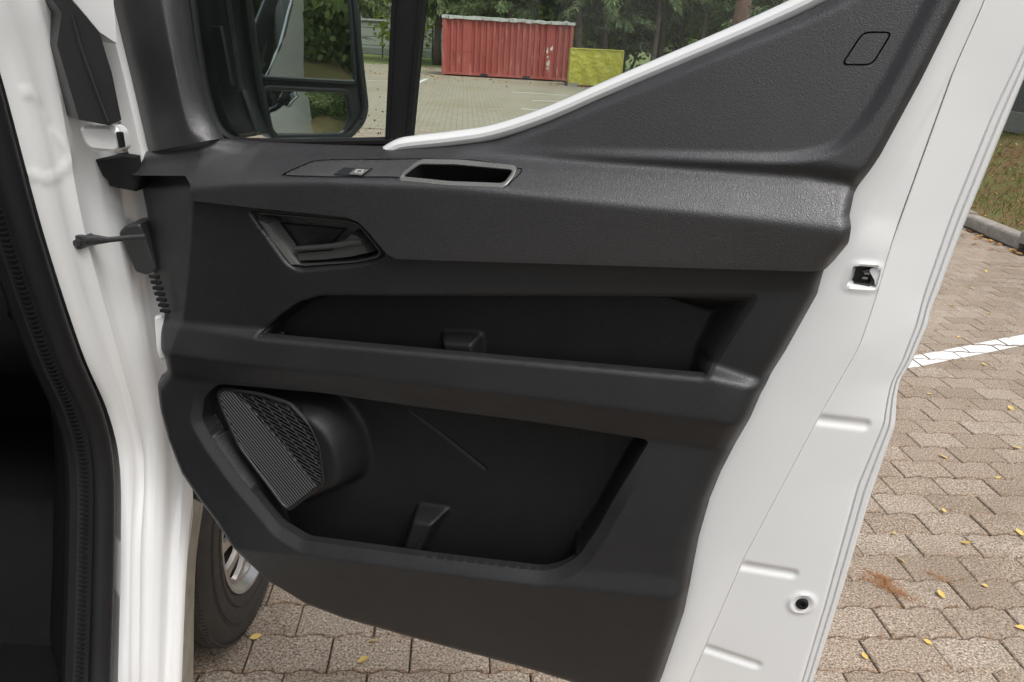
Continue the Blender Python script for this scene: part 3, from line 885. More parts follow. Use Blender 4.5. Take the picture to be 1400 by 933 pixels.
# outer skin below the window, front hem and the swept sill flange
skin = [(-0.0162, 1.3004), (-0.0063, 1.0841), (0.0025, 0.9447), (0.0227, 0.8283), (0.1075, 0.7041), (0.2434, 0.6225), (0.4364, 0.6084), (0.7105, 0.6143), (0.8178, 0.5746)]
sk_r = [(float(np.interp(v, vs_[::-1], c3[::-1])) - 0.002, v) for v in np.linspace(0.60, 1.78, 14)]
sk_t = list(reversed([(0.0442, 1.3764), (0.202, 1.3911), (0.355, 1.4053), (0.4415, 1.4168), (0.5034, 1.4322), (0.5757, 1.4619), (0.6593, 1.5024), (0.7974, 1.57), (0.8916, 1.6164), (0.9653, 1.6612), (1.0224, 1.7187)]))
sk = skin + sk_r + sk_t
shell.prism([D(u, v, 0.116) for u, v in sk], [D(u, v, 0.122) for u, v in sk])
hem = [(-0.0827, 1.6791), (-0.0535, 1.6795), (-0.0465, 1.5703), (-0.0286, 1.4617), (-0.012, 1.3379), (-0.033, 1.3293), (-0.0447, 1.3995), (-0.0524, 1.4652), (-0.0609, 1.5215), (-0.0704, 1.5694)]
shell.prism([D(u, v, 0.010) for u, v in hem], [D(u, v, 0.075) for u, v in hem])
sw = smooth_line([(0.3371, 1.3707), (0.3635, 1.3896), (0.3838, 1.4016), (0.4048, 1.4074), (0.4644, 1.4186), (0.5229, 1.4323), (0.5952, 1.4608), (0.6872, 1.5063), (0.8431, 1.5832), (0.9249, 1.6293), (0.9905, 1.6765), (1.0384, 1.7162)], 8)
shell.tube([D(u, v, 0.056) for u, v in sw], 0.0104, 14, sq=1.3)
fr_path = [(-0.062, 1.70), (-0.055, 1.80), (0.0, 1.93), (0.12, 2.02), (0.5, 2.05), (0.86, 2.05), (0.97, 2.0), (1.04, 1.86), (1.09, 1.72)]
shell.tube([D(u, v, 0.06) for u, v in smooth_line(fr_path, 5)], 0.028, 10, sq=0.8)
door = shell.build('door', 'white_paint', van, sharp=32, label='white sheet metal of the open passenger door')

# striker latch, rubber plug
mb = MB()
li = inset_poly(round_poly(LAT, 0.004), 0.0008)
mb.prism([D(u, v, 0.058) for u, v in li], [D(u, v, 0.085) for u, v in li])
latch = mb.build('latch_pocket', 'black', door, smooth=False)
lc = np.mean(np.array(LAT), 0)
mb = MB()
mb.tube([D(lc[0] + q[0], lc[1] + q[1], 0.054) for q in ((-0.010, -0.012), (0.009, -0.012), (0.012, -0.006), (0.011, 0.002), (0.004, 0.006), (-0.002, 0.004))], [0.002, 0.0028, 0.003, 0.0028, 0.0024, 0.002], 8)
mb.build('latch_claw', 'steel_dark', door)
mb = MB()
for q in ((0.003, 0.003), (0.002, -0.003)):
    mb.tube([D(lc[0] + q[0] - 0.003, lc[1] + q[1], 0.051), D(lc[0] + q[0] + 0.003, lc[1] + q[1], 0.0515)], 0.0016, 8)
mb.build('latch_pin', 'sheen_grey', door)
# white nose of the sheet that reaches into the latch opening
nose = [(1.0312, 1.3119), (1.0231, 1.3099), (1.0219, 1.3059), (1.0259, 1.3008), (1.03, 1.2956), (1.0318, 1.2892), (1.0359, 1.2897), (1.0354, 1.304)]
MB().prism([D(u, v, 0.0495) for u, v in round_poly(nose, 0.002, 3)], [D(u, v, 0.054) for u, v in round_poly(nose, 0.002, 3)]).build('latch_striker_lip', 'white_paint', door, sharp=40)
u_, v_ = pl_[0]
wp = 0.0548 + 0.033 * (u_ - np.interp(v_, vs_[::-1], c1[::-1])) / (np.interp(v_, vs_[::-1], c2[::-1]) - np.interp(v_, vs_[::-1], c1[::-1]))
mb = MB()
prf = [(0.0, -0.001), (0.0035, -0.001), (0.0045, -0.0045), (0.0085, -0.0045), (0.0095, -0.002), (0.0095, 0.002)]
rows = [[D(u_ + r_ * math.cos(a), v_ + r_ * math.sin(a), wp + z_) for a in np.linspace(0, 2 * math.pi, 21)] for r_, z_ in prf]
mb.loft(rows).build('rubber_plug', 'rubber', door, sharp=50)

# window: glass, rubber, divider bar
gl_poly = [(0.036, 1.5968), (0.0468, 1.4938), (0.0604, 1.4298), (0.0832, 1.3862), (0.1277, 1.3825), (0.3746, 1.4071), (0.4578, 1.4182), (0.5172, 1.4321), (0.5868, 1.4598), (0.6672, 1.498), (0.8, 1.5634), (0.8905, 1.6083), (0.9613, 1.6515), (1.0127, 1.6907)] + [(1.05, 1.80), (0.98, 1.98), (0.86, 2.04), (0.12, 2.01), (0.01, 1.9), (-0.04, 1.78)]
MB().prism([D(u, v, 0.0725) for u, v in gl_poly], [D(u, v, 0.0765) for u, v in gl_poly]).build('window_pane', 'window_glass', door, smooth=False)
rb = smooth_line([(0.0364, 1.689), (0.0456, 1.6249), (0.0548, 1.5777), (0.0581, 1.5188), (0.0634, 1.463), (0.0722, 1.4248), (0.0838, 1.4), (0.1005, 1.3874), (0.1281, 1.3844), (0.2443, 1.3934), (0.3725, 1.4067)], 6)
MB().tube([D(u, v, 0.066) for u, v in rb], 0.0062, 8).build('window_rubber', 'rubber', door)
bar = [(0.3757, 1.6434), (0.4189, 1.6446), (0.4114, 1.5922), (0.3938, 1.4145), (0.359, 1.4095), (0.3705, 1.5906)]
mb = MB()
mb.prism([D(u, v, 0.062) for u, v in bar], [D(u, v, 0.086) for u, v in bar])
mb.build('divider_bar', 'rubber', door, smooth=False)
for b2 in ([(0.4173, 1.6439), (0.4243, 1.6441), (0.4165, 1.5921), (0.3992, 1.4156), (0.3931, 1.415), (0.4098, 1.5918)], [(0.3764, 1.6428), (0.3815, 1.643), (0.3774, 1.5905), (0.3663, 1.4118), (0.3606, 1.4113), (0.3711, 1.5902)]):
    MB().prism([D(u, v, 0.0585) for u, v in b2], [D(u, v, 0.07) for u, v in b2]).build('divider_lip', 'interior_black', door, smooth=False)
MB().tube([D(u, v, 0.122) for u, v in sw[24:76]], 0.004, 6).build('outer_window_rubber', 'rubber', door)

# rain drops left on the pane beside the mirror
drops = MB()
dr = random.Random(3)
for k in range(18):
    x_, y_ = [(0.3392, 1.4287)][0]
    uu, vv = x_ + dr.gauss(0, 0.014), y_ + dr.gauss(0, 0.014)
    r_ = dr.uniform(0.0006, 0.0016)
    rows = [[D(uu + r_ * q * math.cos(a), vv + r_ * q * math.sin(a), 0.0722 - r_ * 0.6 * math.sqrt(max(0, 1 - q * q))) for a in np.linspace(0, 2 * math.pi, 7)] for q in (0.02, 0.6, 1.0)]
    drops.loft(rows)
drops.build('water_drops', 'dark_glass', door, kind='stuff')

# ------------------------------------------------------------------ door mirror
MC, MX, MZ, MN = Vector((-0.36799, 1.37808, 1.51321)), Vector((0.75241, 0.65869, -0.00000)), Vector((0.00000, 0.00000, 1.00000)), Vector((0.65869, -0.75241, 0.00000))
def M(a, b, n=0.0):
    return MC + MX * a + MZ * b + MN * n
house = round_poly([(-0.1076, 0.1435), (0.0771, 0.1631), (0.0907, 0.0856), (0.103, -0.0308), (0.111, -0.0936), (0.103, -0.1192), (0.0755, -0.1457), (-0.0721, -0.1445), (-0.0815, -0.1298), (-0.0943, -0.0549), (-0.1048, 0.0718)], 0.012)
g_up = round_poly([(-0.099, 0.1363), (0.0632, 0.1529), (0.0752, 0.0845), (0.085, -0.0483), (-0.0873, -0.0423), (-0.0989, 0.0722)], 0.008)
g_lo = round_poly([(-0.0835, -0.0617), (0.0715, -0.067), (0.0777, -0.1149), (0.058, -0.1374), (0.0147, -0.1424), (-0.0614, -0.1412), (-0.0773, -0.1239)], 0.010)
mb = MB()
hb = [(a * 0.80 + 0.01, b * 0.86 + 0.01) for a, b in house]
hm = [(a * 1.02, b * 1.01) for a, b in house]
mb.prism([M(a, b, -0.012) for a, b in house], [M(a, b, -0.04) for a, b in hm])
mb.prism([M(a, b, -0.04) for a, b in hm], [M(a, b, -0.11) for a, b in hb])
mb.tube([M(a, b, -0.007) for a, b in inset_poly(house, 0.004)], 0.0065, 8, closed=True)
mirror = mb.build('side_mirror', 'mirror_plastic', van, sharp=40, label='black two-piece door mirror outside the window')
for poly, rc in ((g_up, 4.0), (g_lo, 0.55)):
    P_ = np.array(poly)
    c_ = P_.mean(0)
    rows = []
    for q in (0.001, 0.2, 0.4, 0.6, 0.8, 1.0):
        rr = [c_ + (p_ - c_) * q for p_ in P_]
        rows.append([M(p_[0], p_[1], -0.004 - ((p_[0] - c_[0]) ** 2 + (p_[1] - c_[1]) ** 2) / (2 * rc)) for p_ in rr + rr[:1]])
    MB().loft(rows).build('mirror_glass', 'mirror_silver', mirror, sharp=0)
    MB().tube([M(a, b, -0.006) for a, b in inset_poly(poly, -0.002)], 0.0042, 6, closed=True).build('glass_rim', 'mirror_plastic', mirror)
arm = round_poly([(-0.0485, 1.6445), (0.0423, 1.647), (0.0461, 1.5845), (0.0584, 1.4551), (0.0804, 1.3797), (0.0347, 1.3698), (0.0015, 1.3803), (-0.0182, 1.4122), (-0.0353, 1.4925), (-0.045, 1.5808)], 0.008)
mb = MB()
mb.prism([D(u, v, 0.165) for u, v in inset_poly(arm, 0.004)], [D(u, v, 0.172) for u, v in arm])
mb.prism([D(u, v, 0.172) for u, v in arm], [D(u, v, 0.25) for u, v in arm])
mb.build('mirror_arm', 'mirror_plastic', mirror, sharp=40)
for a2, z2 in (([(-0.01, 1.5432), (0.0344, 1.5454), (0.0474, 1.4543), (0.0295, 1.4508), (0.0029, 1.4591)], 0.158), ([(0.0096, 1.4437), (0.0648, 1.4521), (0.0866, 1.3853), (0.0489, 1.3775), (0.0219, 1.3998)], 0.160)):
    a2 = round_poly(a2, 0.004)
    mb = MB()
    mb.prism([D(u, v, z2) for u, v in inset_poly(a2, 0.002)], [D(u, v, z2 + 0.004) for u, v in a2])
    mb.prism([D(u, v, z2 + 0.004) for u, v in a2], [D(u, v, 0.17) for u, v in a2])
    mb.build('arm_cover', 'mirror_plastic', mirror, sharp=40)
mb = MB()
fp = [(-0.027, 1.6378), (0.0205, 1.6392), (0.0146, 1.517), (0.0255, 1.42), (0.0432, 1.3807), (-0.0274, 1.3631)]
mb.prism([D(u, v, 0.10) for u, v in fp], [D(u, v, 0.168) for u, v in fp])
mb.build('mirror_foot', 'mirror_plastic', mirror, sharp=40)

# ------------------------------------------------------------------ front door pillar of the body, seen through the open door
def curve_x(c, n=170):
    q = smooth_line(c, 10)
    d = [0.0]
    for a, b in zip(q, q[1:]):
        d.append(d[-1] + math.dist(a, b))
    tt = np.linspace(0, d[-1], n)
    return np.stack([np.interp(tt, d, [z[i] for z in q]) for i in range(3)], 1)
JA = curve_x([(-0.684, 1.0031, 1.6819), (-0.684, 1.0153, 1.5588), (-0.684, 1.0409, 1.4747), (-0.684, 1.0744, 1.2518), (-0.684, 1.1202, 1.0504), (-0.684, 1.1665, 0.9162), (-0.684, 1.1768, 0.8019), (-0.684, 1.1374, 0.6425), (-0.684, 1.0624, 0.3991)])
JB = curve_x([(-0.668, 1.0379, 1.6886), (-0.668, 1.053, 1.5614), (-0.668, 1.0771, 1.4744), (-0.668, 1.1001, 1.2576), (-0.668, 1.1423, 1.0553), (-0.668, 1.1932, 0.8676), (-0.668, 1.1871, 0.7816), (-0.668, 1.1398, 0.6419), (-0.668, 1.0694, 0.3931)])
JC = curve_x([(-0.655, 1.0897, 1.6979), (-0.655, 1.1007, 1.5642), (-0.655, 1.1158, 1.4737), (-0.655, 1.1255, 1.2637), (-0.655, 1.1648, 1.0601), (-0.655, 1.203, 0.8633), (-0.655, 1.1999, 0.7747), (-0.655, 1.1499, 0.6352), (-0.655, 1.0795, 0.3837)])
JD = curve_x([(-0.64, 1.1284, 1.7051), (-0.64, 1.1404, 1.5669), (-0.64, 1.1554, 1.4732), (-0.64, 1.1614, 1.2682), (-0.64, 1.192, 1.0638), (-0.64, 1.2219, 0.8985), (-0.64, 1.2131, 0.7832), (-0.64, 1.1644, 0.6253), (-0.64, 1.0915, 0.3724)])
JE = curve_x([(-0.628, 1.1966, 1.7171), (-0.628, 1.205, 1.5704), (-0.628, 1.2067, 1.4595), (-0.628, 1.2159, 1.2693), (-0.628, 1.2247, 1.0657), (-0.628, 1.2459, 0.9022), (-0.628, 1.2402, 0.7679), (-0.628, 1.1936, 0.6042), (-0.628, 1.1097, 0.3546)])
JF = curve_x([(-0.612, 1.2254, 1.7227), (-0.612, 1.2376, 1.5728), (-0.612, 1.2508, 1.4475), (-0.612, 1.2536, 1.2628), (-0.612, 1.2489, 1.058), (-0.612, 1.2595, 0.8816), (-0.612, 1.258, 0.7423), (-0.612, 1.2034, 0.5979), (-0.612, 1.1166, 0.3487)])
JG = curve_x([(-0.602, 1.2476, 1.7269), (-0.602, 1.2627, 1.5745), (-0.602, 1.2786, 1.4466), (-0.602, 1.2844, 1.2572), (-0.602, 1.2769, 1.0484), (-0.602, 1.2729, 0.8756), (-0.602, 1.2675, 0.6829), (-0.602, 1.2076, 0.5612), (-0.602, 1.1298, 0.3358)])
JA2 = JA + np.array([-0.03, 0.03, 0])
cols = [JA2, JA]
def between(a, b, n, bulge):
    out = []
    for k in range(1, n + 1):
        t_ = k / n
        s_ = 0.5 - 0.5 * math.cos(math.pi * t_)
        out.append(a + (b - a) * t_ + np.array([0.8, -0.6, 0]) * bulge * math.sin(math.pi * t_))
    return out
for a, b, bu in ((JA, JB, 0.003), (JB, JC, -0.004), (JC, JD, -0.006), (JD, JE, 0.005), (JE, JF, -0.006), (JF, JG, 0.003)):
    cols += between(a, b, 9, bu)
emb = [np.array(q) for q in smooth_line([(-0.668, 1.066, 1.4469), (-0.668, 1.0837, 1.4401), (-0.668, 1.107, 1.3879), (-0.668, 1.1207, 1.3585), (-0.668, 1.1115, 1.339), (-0.668, 1.0866, 1.3284), (-0.668, 1.0648, 1.3381)], 5)]
def emboss(c):
    out = []
    for q in c:
        dd = min(math.hypot(q[1] - e[1], q[2] - e[2]) for e in emb) if q[2] > 1.2 else 1
        out.append(tuple(q + np.array([0.8, -0.6, 0]) * 0.0035 * math.exp(-(dd / 0.0042) ** 2)))
    return out
body = MB().loft([emboss(c) for c in cols])
# fender side with its wheel arch
WC = (1.73, 0.345)
fen = []
for k in range(0, 25):
    a = math.pi * (1.02 - k / 24 * 1.02)
    ri = 0.52
    y_, z_ = WC[0] + ri * math.cos(a), WC[1] + ri * math.sin(a)
    fen.append([(-0.640, y_, z_), (-0.606, y_, z_), (-0.600, WC[0] + (ri + 0.012) * math.cos(a), WC[1] + (ri + 0.012) * math.sin(a)),
                (-0.603, WC[0] + (ri + 0.06) * math.cos(a), WC[1] + (ri + 0.05) * math.sin(a) * 1.1), (-0.625, WC[0] + 0.75 * math.cos(a) if math.cos(a) > 0 else max(WC[0] + 0.75 * math.cos(a), 1.30), 1.08 - 0.1 * max(0, math.cos(a)))])
fen = [r_ for r_ in fen if r_[0][2] > 0.66 or r_[0][1] > WC[0]]
body.loft(fen)
# bonnet, roof, sill, rear side
body.box((-2.35, 1.25, 1.0), (-0.66, 2.35, 1.08))
body.box((-2.40, -3.2, 2.28), (-0.70, 0.55, 2.34))
body.tube(smooth_line([(-0.765, 1.10, 1.60), (-0.765, 0.98, 1.74), (-0.77, 0.80, 1.98), (-0.78, 0.52, 2.26), (-0.79, 0.40, 2.31)], 6), 0.055, 12)
body.tube([(-0.70, 0.5, 2.30), (-0.68, 0.0, 2.31), (-0.67, -0.6, 2.31)], 0.05, 10)
body.box((-0.66, -3.2, 0.32), (-0.60, -0.12, 2.30))
body.box((-0.70, -0.12, 0.30), (-0.62, 1.02, 0.44))
body.box((-2.46, -3.2, 0.32), (-2.40, 1.6, 2.30))
pill = body.build('body_shell', 'white_paint', van, sharp=38, label='white bodywork and front door pillar')
# wheel arch edge
lip = MB()
la = curve_x([(-0.602, 1.2678, 0.6843), (-0.602, 1.2076, 0.5612), (-0.602, 1.1298, 0.3358)], 12)
lb = curve_x([(-0.612, 1.3306, 0.6288), (-0.612, 1.2636, 0.5167), (-0.612, 1.1942, 0.2685)], 12)
lip.loft([[tuple(q) for q in la], [tuple(q) for q in (la + lb) / 2 + np.array([0.002, 0, 0])], [tuple(q) for q in lb], [tuple(q + np.array([-0.14, 0.10, 0])) for q in lb]])
lip.build('arch_liner', 'arch_liner', van)

# black cowl cover, hinges, check strap
cv = [(-0.6264, 1.09, 1.6172), (-0.6292, 1.09, 1.5652), (-0.6201, 1.09, 1.5497), (-0.6324, 1.09, 1.5093), (-0.6174, 1.09, 1.4135), (-0.5755, 1.09, 1.408), (-0.558, 1.09, 1.4169), (-0.563, 1.09, 1.4779), (-0.5728, 1.09, 1.5281), (-0.604, 1.09, 1.5665), (-0.6226, 1.09, 1.6174)]
mb = MB()
cvr = [tuple(np.array(q)) for q in cv]
mb.prism([Vector(q) for q in cvr], [Vector(q) + Vector((-0.05, 0.05, 0)) for q in cvr])
mb.build('cowl_cover', 'trim_lower', pill, sharp=40)
ridge_c = [(-0.6056, 1.088, 1.5487), (-0.5988, 1.088, 1.5038), (-0.5877, 1.088, 1.4577), (-0.5759, 1.088, 1.4121)]
MB().tube([Vector(q) for q in ridge_c], 0.002, 6).build('cowl_rib', 'trim_lower', pill)
wing = [(-0.6113, 1.12, 1.6207), (-0.5615, 1.12, 1.6234), (-0.5662, 1.12, 1.5147), (-0.5884, 1.12, 1.5284), (-0.6203, 1.12, 1.5688)]
MB().prism([Vector(q) for q in wing], [Vector(q) + Vector((-0.06, 0.06, 0)) for q in wing]).build('wing_corner', 'white_paint', pill, sharp=40)
def block(px, back, name, m, bev=0.004):
    P_ = [Vector(q) for q in px]
    c = sum(P_, Vector()) / len(P_)
    mb = MB()
    b = Vector(back)
    P2 = [c + (q - c) * (1 - bev / max((q - c).length, 1e-4)) - b.normalized() * bev for q in P_]
    mb.prism(P2, P_)
    mb.prism(P_, [q + b for q in P_])
    return mb.build(name, m, pill, sharp=30)
def rpoly3(px, r):
    """round a polygon lying in a plane of constant Y"""
    y_ = px[0][1]
    return [(a, y_, b) for a, b in round_poly([(q[0], q[2]) for q in px], r)]
block(rpoly3([(-0.6285, 1.11, 1.3989), (-0.6237, 1.11, 1.4032), (-0.5798, 1.11, 1.4058), (-0.5714, 1.11, 1.3982), (-0.5704, 1.11, 1.3739), (-0.5784, 1.11, 1.3693), (-0.6162, 1.11, 1.3692), (-0.6252, 1.11, 1.3789)], 0.006), (0.0, 0.022, 0.0), 'door_hinge', 'white_paint', 0.006)
block([(-0.5732, 1.101, 1.3981), (-0.5681, 1.101, 1.3974), (-0.5676, 1.101, 1.3772), (-0.572, 1.101, 1.376)], (0, 0.01, 0), 'hinge_pocket', 'black', 0.001)
block([(-0.6414, 1.16, 1.3482), (-0.5938, 1.16, 1.3586), (-0.5742, 1.16, 1.3576), (-0.5733, 1.16, 1.3283), (-0.5853, 1.16, 1.3032), (-0.6247, 1.16, 1.3087), (-0.6269, 1.16, 1.3174), (-0.6336, 1.16, 1.3247)], (0.0, 0.05, 0), 'cable_boot', 'rubber')
block(rpoly3([(-0.6303, 1.18, 1.2322), (-0.6183, 1.18, 1.2446), (-0.5947, 1.18, 1.2484), (-0.5855, 1.18, 1.2088), (-0.5779, 1.18, 1.1729), (-0.5954, 1.18, 1.1645), (-0.6115, 1.18, 1.1684)], 0.004), (0.0, 0.05, 0), 'strap_bracket', 'steel_dark', 0.003)
st = [(-0.6648, 1.13, 1.2295), (-0.6444, 1.13, 1.2318), (-0.6197, 1.13, 1.2333), (-0.5856, 1.13, 1.2388), (-0.5642, 1.13, 1.2412)]
mb = MB()
mb.tube([Vector(q) for q in st], [0.0075, 0.0085, 0.0042, 0.0042, 0.0042], 10, sq=0.8)
e_ = Vector(st[0])
mb.tube([e_ + Vector((0.003, -0.012, 0)), e_ + Vector((0.003, 0.014, 0))], [0.011, 0.012], 12)
mb.tube([e_ + Vector((0.003, -0.017, 0)), e_ + Vector((0.003, -0.010, 0))], 0.006, 6)
mb.build('check_strap', 'steel_dark', pill, sharp=40)
lw = [(-0.5843, 1.17, 1.0985), (-0.5719, 1.17, 1.1018), (-0.5642, 1.17, 1.0509), (-0.5683, 1.17, 1.0244), (-0.5834, 1.17, 1.0207), (-0.5887, 1.17, 1.0389)]
block(rpoly3(lw, 0.003), (0, 0.05, 0), 'door_hinge', 'white_paint', 0.004)
for k in range(7):
    q = [(-0.5798, 1.16, 1.169), (-0.5687, 1.16, 1.1118)]
    a = Vector(q[0]).lerp(Vector(q[1]), k / 6)
    MB().tube([a, a + Vector((0.016, -0.004, 0.001))], 0.0032, 8).build('boot_fold', 'rubber', pill)

# weather seal of the door opening, cab interior
sl_ = curve_x([(-0.694, 0.981, 1.6777), (-0.694, 0.9906, 1.5571), (-0.694, 1.0107, 1.4753), (-0.694, 1.0412, 1.2591), (-0.694, 1.0842, 1.0644), (-0.694, 1.1271, 0.9355), (-0.694, 1.1349, 0.8261), (-0.694, 1.0961, 0.673), (-0.694, 1.0211, 0.4409)], 70)
mb = MB().tube([tuple(q) for q in sl_], 0.0215, 12)
sl2 = curve_x([(-0.7, 0.9605, 1.674), (-0.7, 0.967, 1.5557), (-0.7, 0.9849, 1.4758), (-0.7, 1.0138, 1.2653), (-0.7, 1.0536, 1.0765), (-0.7, 1.0924, 0.9526), (-0.7, 1.0984, 0.8475), (-0.7, 1.0582, 0.7011), (-0.7, 0.9836, 0.4793)], 70)
mb.tube([tuple(q + np.array([-0.012, 0.01, 0])) for q in sl2], 0.021, 10)
seal = mb.build('door_seal', 'rubber', van, label='black rubber weather seal round the door opening')
rbs = MB()
for k in range(30, 150):
    q = sl2[0] * 0
    f_ = k / 150 * 69
    i_ = int(f_)
    q = sl2[i_] + (sl2[min(i_ + 1, 69)] - sl2[i_]) * (f_ - i_)
    c = Vector(q) + Vector((0.000, -0.0050, 0))
    rbs.box(tuple(c - Vector((0.009, 0.004, 0.0012))), tuple(c + Vector((0.009, 0.004, 0.0012))))
rbs.build('seal_ribs', 'rubber', seal, smooth=False)
# kick panel curls in from the seal
kp = [sl2 + np.array([-0.02, 0.0, 0]), sl2 + np.array([-0.05, 0.03, 0]), sl2 + np.array([-0.12, 0.12, 0]), sl2 + np.array([-0.16, 0.30, 0])]
MB().loft([[tuple(q) for q in c] for c in kp]).build('kick_panel', 'interior_black', van)
sp_ = [(-0.752, 1.2063, 0.6979), (-0.752, 1.1492, 0.6288), (-0.752, 1.0761, 0.3797)]
sx, sy, sz = sp_[0]
mb = MB()
mb.loft([[(sx - 0.9, sy + 0.35, sz - 0.012), (sx - 0.9, sy + 0.01, sz - 0.004), (sx - 0.9, sy, sz - 0.016), (sx - 0.9, sp_[1][1] - 0.0, sp_[1][2]), (sx - 0.9, sp_[2][1], sp_[2][2])],
         [(sx - 0.014, sy + 0.35, sz - 0.008), (sx - 0.014, sy + 0.01, sz), (sx - 0.014, sy, sz - 0.012), (sx - 0.014, sp_[1][1], sp_[1][2]), (sx - 0.014, sp_[2][1], sp_[2][2])],
         [(sx, sy + 0.35, sz + 0.002), (sx, sy + 0.008, sz + 0.008), (sx, sy - 0.004, sz), (sx, sp_[1][1] - 0.004, sp_[1][2]), (sx, sp_[2][1] - 0.004, sp_[2][2])],
         [(sx + 0.006, sy + 0.35, sz - 0.002), (sx + 0.006, sy + 0.012, sz + 0.004), (sx + 0.006, sy + 0.006, sz - 0.004), (sx + 0.006, sp_[1][1] + 0.006, sp_[1][2]), (sx + 0.006, sp_[2][1] + 0.006, sp_[2][2])]])
mb.build('step_trim', 'interior_black', van, sharp=50, label='black moulded step panel inside the door opening')
ws = [(-2.35, 1.22, 1.32), (-0.70, 1.16, 1.32), (-0.76, 0.50, 2.26), (-2.30, 0.52, 2.28)]
MB().prism([Vector(q) for q in ws], [Vector(q) + Vector((0, 0.004, 0.003)) for q in ws]).build('windscreen', 'window_glass', van, smooth=False)
mb = MB().box((-2.38, -0.6, 0.40), (-0.76, 1.7, 0.46))
mb.build('cab_floor', 'carpet', van, smooth=False)
dash = []
for x_ in (-2.38, -0.86, -0.80):
    k_ = 0.03 if x_ > -0.83 else 0
    dash.append([(x_, 1.75, 0.46), (x_, 1.62, 0.55), (x_, 1.42 + k_, 0.85), (x_, 1.18 + k_, 0.98), (x_, 1.10 + k_, 1.10), (x_, 1.14 + k_, 1.22 - k_), (x_, 1.30, 1.30 - k_), (x_, 1.70, 1.34)])
MB().loft(dash).build('dashboard', 'interior_black', van, sharp=60)
MB().tube([(-1.6, 1.3, 0.62), (-1.2, 1.28, 0.72), (-1.0, 1.27, 0.86), (-0.86, 1.25, 1.02)], 0.012, 8).build('dash_trim_strip', 'interior_black', van)

# ------------------------------------------------------------------ front wheel
def lathe(prof, n=64, cx=0.0):
    return [[(cx + x_, WC[0] + r_ * math.cos(2 * math.pi * k / n), WC[1] + r_ * math.sin(2 * math.pi * k / n)) for k in range(n + 1)] for x_, r_ in prof]
hub = MB().loft(lathe([(-0.69, 0.001), (-0.69, 0.055), (-0.70, 0.06), (-0.72, 0.14), (-0.78, 0.14)], 32)).build('wheel', 'steel_dark', van, label='front wheel with dusty black tyre')
tp = [(-0.690, 0.205), (-0.672, 0.212), (-0.664, 0.225), (-0.658, 0.262), (-0.660, 0.300), (-0.668, 0.325), (-0.680, 0.338)]
for k, x_ in enumerate((-0.700, -0.733, -0.767, -0.80)):
    tp += [(x_ + 0.014, 0.345), (x_ - 0.012, 0.345), (x_ - 0.013, 0.338), (x_ - 0.019, 0.338)]
tp += [(-0.845, 0.342), (-0.862, 0.325), (-0.870, 0.28), (-0.862, 0.225), (-0.84, 0.205)]
tyre = MB().loft(lathe(tp, 96))
for rr_ in (0.285, 0.292, 0.243):
    tyre.tube([(-0.6575 - abs(rr_ - 0.262) * 0.04, WC[0] + rr_ * math.cos(a), WC[1] + rr_ * math.sin(a)) for a in np.linspace(0, 2 * math.pi, 96, endpoint=False)], 0.0016, 4, closed=True)
for k in range(150):
    a = 2 * math.pi * k / 150
    for x_ in (-0.684, -0.845):
        ca, sa = math.cos(a), math.sin(a)
        tyre.tube([(x_ + 0.012, WC[0] + 0.338 * ca, WC[1] + 0.338 * sa), (x_ - 0.010, WC[0] + 0.3425 * ca, WC[1] + 0.3425 * sa)], 0.003, 4)
tyre.build('tyre', 'tyre', hub, sharp=30)
rim = MB().loft(lathe([(-0.675, 0.215), (-0.664, 0.214), (-0.664, 0.206), (-0.672, 0.200), (-0.685, 0.192), (-0.682, 0.180), (-0.690, 0.176)], 72))
rim.loft(lathe([(-0.676, 0.115), (-0.668, 0.105), (-0.664, 0.09), (-0.672, 0.06), (-0.668, 0.045), (-0.664, 0.001)], 48))
NS = 12
for k in range(NS):
    a0 = 2 * math.pi * k / NS
    sp = []
    for r_, hw, x_ in ((0.105, 0.30, -0.669), (0.125, 0.20, -0.670), (0.15, 0.17, -0.674), (0.168, 0.20, -0.679), (0.186, 0.32, -0.684)):
        hw = hw * 2 * math.pi / NS
        sp.append([(x_ - 0.012, WC[0] + r_ * math.cos(a0 - hw), WC[1] + r_ * math.sin(a0 - hw)), (x_, WC[0] + r_ * math.cos(a0 - hw * 0.8), WC[1] + r_ * math.sin(a0 - hw * 0.8)),
                   (x_, WC[0] + r_ * math.cos(a0 + hw * 0.8), WC[1] + r_ * math.sin(a0 + hw * 0.8)), (x_ - 0.012, WC[0] + r_ * math.cos(a0 + hw), WC[1] + r_ * math.sin(a0 + hw))])
    rim.loft(sp)
rim.build('rim', 'alloy', hub, sharp=40)
MB().loft(lathe([(-0.70, 0.001), (-0.70, 0.20)], 40)).build('brake_shield', 'black', hub)

# ------------------------------------------------------------------ ground: yard, far ground, kerb, bank
ROT = R(4.5)
rd, cdv = (math.cos(ROT), math.sin(ROT)), (-math.sin(ROT), math.cos(ROT))
def ab(a, b):
    return (rd[0] * a + cdv[0] * b, rd[1] * a + cdv[1] * b)
PL, PW, GAP = 0.213, 0.1275, 0.0045
B0, A0 = 1.5625, 1.395
KX = 4.60
def sheet(name, x0_, y0_, x1_, y1_, z, m, **kw):
    return mesh(name, [(x0_, y0_, z), (x1_, y0_, z), (x1_, y1_, z), (x0_, y1_, z)], [(0, 1, 2, 3)], m, None, smooth=False, **kw)
sheet('ground', -300, -300, 300, 300, -0.06, 'far_ground', kind='structure')
sheet('paving_far', -40, 13.6, KX, 42, -0.004, 'far_paving', kind='structure')
sheet('paving_far', KX + 0.12, 20, 40, 36, -0.008, 'far_paving', kind='structure')
yard = sheet('paved_yard', -14, -12, KX, 13.62, -0.012, 'joint_soil', kind='structure')

